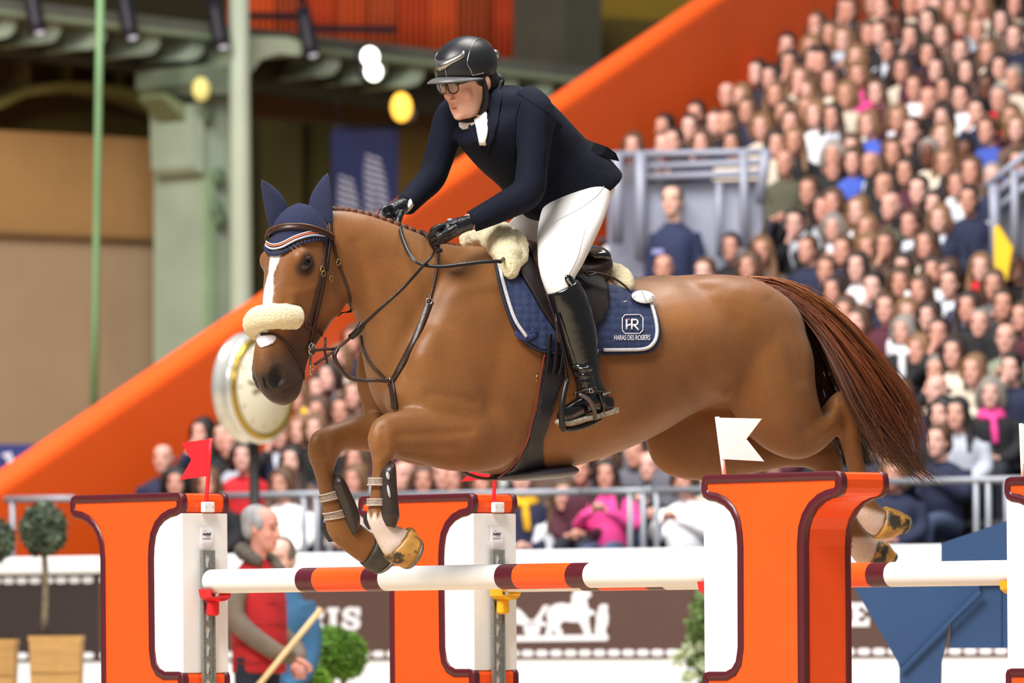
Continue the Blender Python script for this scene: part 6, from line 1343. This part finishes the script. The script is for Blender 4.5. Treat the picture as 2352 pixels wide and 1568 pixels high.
# ---- blue panel fence filler
BP = M('blue_panel_paint', (44, 78, 124), .55, noise=(3, .04)); bpY = 30.0
fp = empty('fence_filler', P(2110, 1500, bpY) * Vector((1, 1, 0)), 'slate blue angular wooden panel behind the right rail', 'fence panel')
def bslab(poly, y0, th, name):
    pts = [P(u, v, bpY + y0) for u, v in poly]; n = len(pts); V = pts + [p + Vector((.1, 1, 0)).normalized() * th for p in pts]
    mk(name, V, [tuple(range(n)), tuple(range(2 * n - 1, n - 1, -1))] + [(i, i + n, (i + 1) % n + n, (i + 1) % n) for i in range(n)], BP, fp, False)
bslab([(2162, 1247), (2430, 1156), (2430, 1330), (2162, 1330)], .0, .10, 'upper_board'); bslab([(1935, 1302), (2250, 1302), (2250, 1350), (2066, 1534), (2062, 1520)], .02, .10, 'left_board')
bslab([(2248, 1330), (2300, 1330), (2300, 1488), (2180, 1488), (2184, 1418), (2066, 1540)], .05, .08, 'right_board'); bslab([(2066, 1532), (2184, 1418), (2162, 1520), (2150, 2060), (2065, 2060)], .03, .10, 'leg'); bslab([(2248, 1352), (2066, 1536), (2072, 1542), (2190, 1424), (2254, 1362)], -.004, .01, 'batten')
bslab([(2296, 1340), (2430, 1300), (2430, 1488), (2296, 1488)], .06, .08, 'right_board')
# ---- standing people built at their own depth
def standing(name, lab, hc, fwd, coat, trous, skin, hairc, arms, shoulder=.20, hands=True, hair='short', girth=.16, lean=Vector((0, 0, 0)), feet=0.0):
    e = empty(name, (hc.x, hc.y, feet), lab, 'person'); f2 = Vector((fwd.x, fwd.y, 0)).normalized(); sd_ = Z1.cross(-f2)   # sd_: person's left
    def L(x, y, z): return Vector((hc.x, hc.y, hc.z)) + sd_ * x - f2 * y + Z1 * z + lean * (-z)
    g = G(); head_geo(g, hc, fwd, Z1, 1.0); g.add(*tube([hc - Z1 * .05 - fwd * -.0, L(0, .03, -.17), L(0, .04, -.28)], [.056, .056, .075], 12, 3)); g.add(*tube([L(0, .04, -.28), L(0, .04, -.5), L(0, .04, -.8)], [.1, .11, .1], 12, 2))
    for a in arms:
        pth = [L(*q) for q in a]; g.add(*tube(pth, [.04, .036, .03, .024], 10, 3)); d = (pth[-1] - pth[-2]).normalized(); h = pth[-1]; w = d.cross(Z1); w = w.normalized() if w.length > .1 else sd_.copy(); q = d.cross(w).normalized()
        g.add(*ell(h + d * .035, (d * .05, w * .036, q * .022), 12, 8))
        for k in range(4):
            b0 = h + d * .07 + w * (-.027 + .018 * k); g.add(*tube([b0, b0 + d * .03 + q * .014, b0 + d * .03 + q * .036, b0 + d * .008 + q * .044], [.0105, .0095, .009, .008], 8, 2))
        b0 = h + d * .02 + w * .034; g.add(*tube([b0, b0 + d * .03 + w * .012 + q * .012, b0 + d * .055 + q * .028], [.012, .011, .009], 8, 2))
    for s in (-1, 1): g.add(*tube([L(s * .09, .04, -.8), L(s * .1, .03, -1.15), L(s * .1, .05, min(-1.3, feet - hc.z + .06))], [.06, .05, .04], 10, 2))
    me = remesh(g, .010, 3); tone_mesh(me, hc, fwd); b = link('body', me, SKIN, e); b.color = lin(skin)
    g = G()
    def sec(z, w, fr, bk): return [L(w * math.copysign(abs(math.sin(t)) ** .8, math.sin(t)), (fr + bk) / 2 + (fr - bk) / 2 * math.cos(t), z) for t in [2 * math.pi * j / 22 for j in range(22)]]
    g.add(*rings([sec(*q) for q in cr([(-.82, girth + .02, -.12, .16), (-.65, girth + .01, -.13, .16), (-.48, girth + .02, -.13, .17), (-.34, shoulder - .005, -.11, .17), (-.255, shoulder - .03, -.07, .14), (-.2, .10, -.04, .11), (-.17, .07, -.03, .09)], 3)]))
    sl = G()
    for a in arms:
        pth = [L(*q) for q in a]; pth[3] = pth[2].lerp(pth[3], .9); (sl if isinstance(coat, tuple) and len(coat) == 2 and isinstance(coat[0], tuple) else g).add(*tube(pth, [.072, .064, .054, .045], 14, 3))
    if sl.V:
        link('vest', remesh(g, .012, 4), CLOTH, e).color = lin(coat[0]); link('sleeves', remesh(sl, .012, 4), CLOTH, e).color = lin(coat[1])
    else: link('coat', remesh(g, .012, 4), CLOTH, e).color = lin(coat)
    g = G()
    for s in (-1, 1): g.add(*tube([L(s * .085, .03, -.72), L(s * .1, .03, -.9), L(s * .1, .03, -1.2), L(s * .1, .05, min(-1.32, feet - hc.z + .03))], [.1, .092, .07, .06], 12, 3))
    link('trousers', remesh(g, .016, 3), CLOTH, e).color = lin(trous)
    g = G(); up = Z1; sc = fwd.cross(up).normalized(); hd = lambda x, y, z: hc + sc * (-x) - fwd * y + up * z
    g.add(*ell(hd(0, .02, .045), (sc * .086, fwd * .104, up * .092), 16, 10)); g.add(*ell(hd(0, .055, -.005), (sc * .08, fwd * .06, up * .08), 14, 10))
    for x in (-1, 1): g.add(*ell(hd(x * .074, -.012, .03), (sc * .018, fwd * .032, up * .045), 10, 6))
    if hair == 'bun': g.add(*ell(hd(0, .13, .02), (sc * .055, fwd * .045, up * .055), 12, 8))
    ho = link('hair', remesh(g, .010, 2), HAIRM, e); ho.color = lin(hairc)
    return e, L
st, L = standing('person', 'steward in red vest with grey hair holding a wooden rake handle', P(600, 1214, 37), Vector((.93, -.36, -.12)), ((178, 28, 34), (112, 98, 86)), (30, 36, 52), (214, 150, 134), (150, 148, 150),
    [[(-.19, .05, -.26), (-.24, .08, -.5), (-.20, -.12, -.68), (-.10, -.18, -.76)], [(.19, .05, -.26), (.25, .06, -.5), (.2, -.14, -.68), (.08, -.24, -.74)]], .21, girth=.17)
g = G(); g.add(*tube([L(.10, -.04, -.20), L(.09, .06, -.14), L(0, .11, -.12), L(-.09, .06, -.14), L(-.11, -.02, -.19), L(-.06, -.10, -.24)], [.03, .045, .05, .048, .045, .03], 12, 4)); fluffy(link('fur_collar', remesh(g, .012, 2), M('fur_collar', (92, 84, 76), .95, noise=(40, .25), bump=(120, .8)), st), .02, .03, 1)
MATS_Q = M('vest_quilt', (150, 22, 30), .7)
for z in (-.42, -.54, -.66, -.76):
    mk('quilt_seam', *tube([L(.19 * math.sin(t), .02 - .16 * math.cos(t), z) for t in [2 * math.pi * j / 18 for j in range(19)]], .004, 6, 1), MATS_Q, st)
ra = P(738, 1398, 36.75); rb_ = P(590, 1578, 36.7); rk = empty('rake', Vector((rb_.x, rb_.y, 0)), 'pale wooden rake handle held by the steward in red', 'rake')
bt = rb_ + (rb_ - ra) * 1.6; bt = ra + (rb_ - ra) * ((ra.z - .05) / (ra.z - rb_.z)); mk('handle', *tube([ra, (ra + bt) / 2, bt], .0165, 12, 1), M('ash_wood', (214, 180, 130), .6, noise=(8, .1)), rk)
mk('rake_head', *box(bt + Vector((0, 0, -.01)), (Vector((.02, 0, 0)), Vector((0, .28, 0)), Z1 * .02)), M('ash_wood', (214, 180, 130), .6), rk, False)
for k in range(9): mk('tine', *tube([bt + Vector((0, -.24 + .06 * k, -.01)), bt + Vector((.01, -.24 + .06 * k, -.03)), bt + Vector((.02, -.24 + .06 * k, -.048))], .005, 6, 1), IRN, rk)
st2, L2_ = standing('person', 'person in blue coat standing behind the red-vested steward', P(643, 1284, 39.2), Vector((-.35, -.93, -.1)), (50, 96, 134), (40, 44, 58), (228, 180, 164), (104, 88, 78),
    [[(-.13, .05, -.26), (-.18, .06, -.5), (-.16, -.04, -.7), (-.08, -.14, -.78)], [(.13, .05, -.26), (.165, .07, -.52), (.18, .05, -.75), (.19, .0, -.92)]], .17, hair='bun', girth=.135)
DM = row_d(1545, 560)[2] - .2; hm = BL(1545, DM, 462)
sg, L3 = standing('person', 'standing person in navy jacket before the grey gangway enclosure', hm, (-SN + SE * .1).normalized(), (34, 42, 76), (26, 28, 40), (226, 178, 158), (90, 74, 62),
    [[(-.15, .05, -.27), (-.21, .06, -.52), (-.22, .04, -.78), (-.21, -.02, -.95)], [(.15, .05, -.27), (.21, .06, -.52), (.22, .04, -.78), (.21, -.02, -.95)]], .20, feet=hm.z - 1.62)
mk('chest_print', *box(L3(.08, -.135, -.42), (SE * .05, SN * .006, Z1 * .02)), M('jacket_print', (150, 150, 200), .7), sg, False)
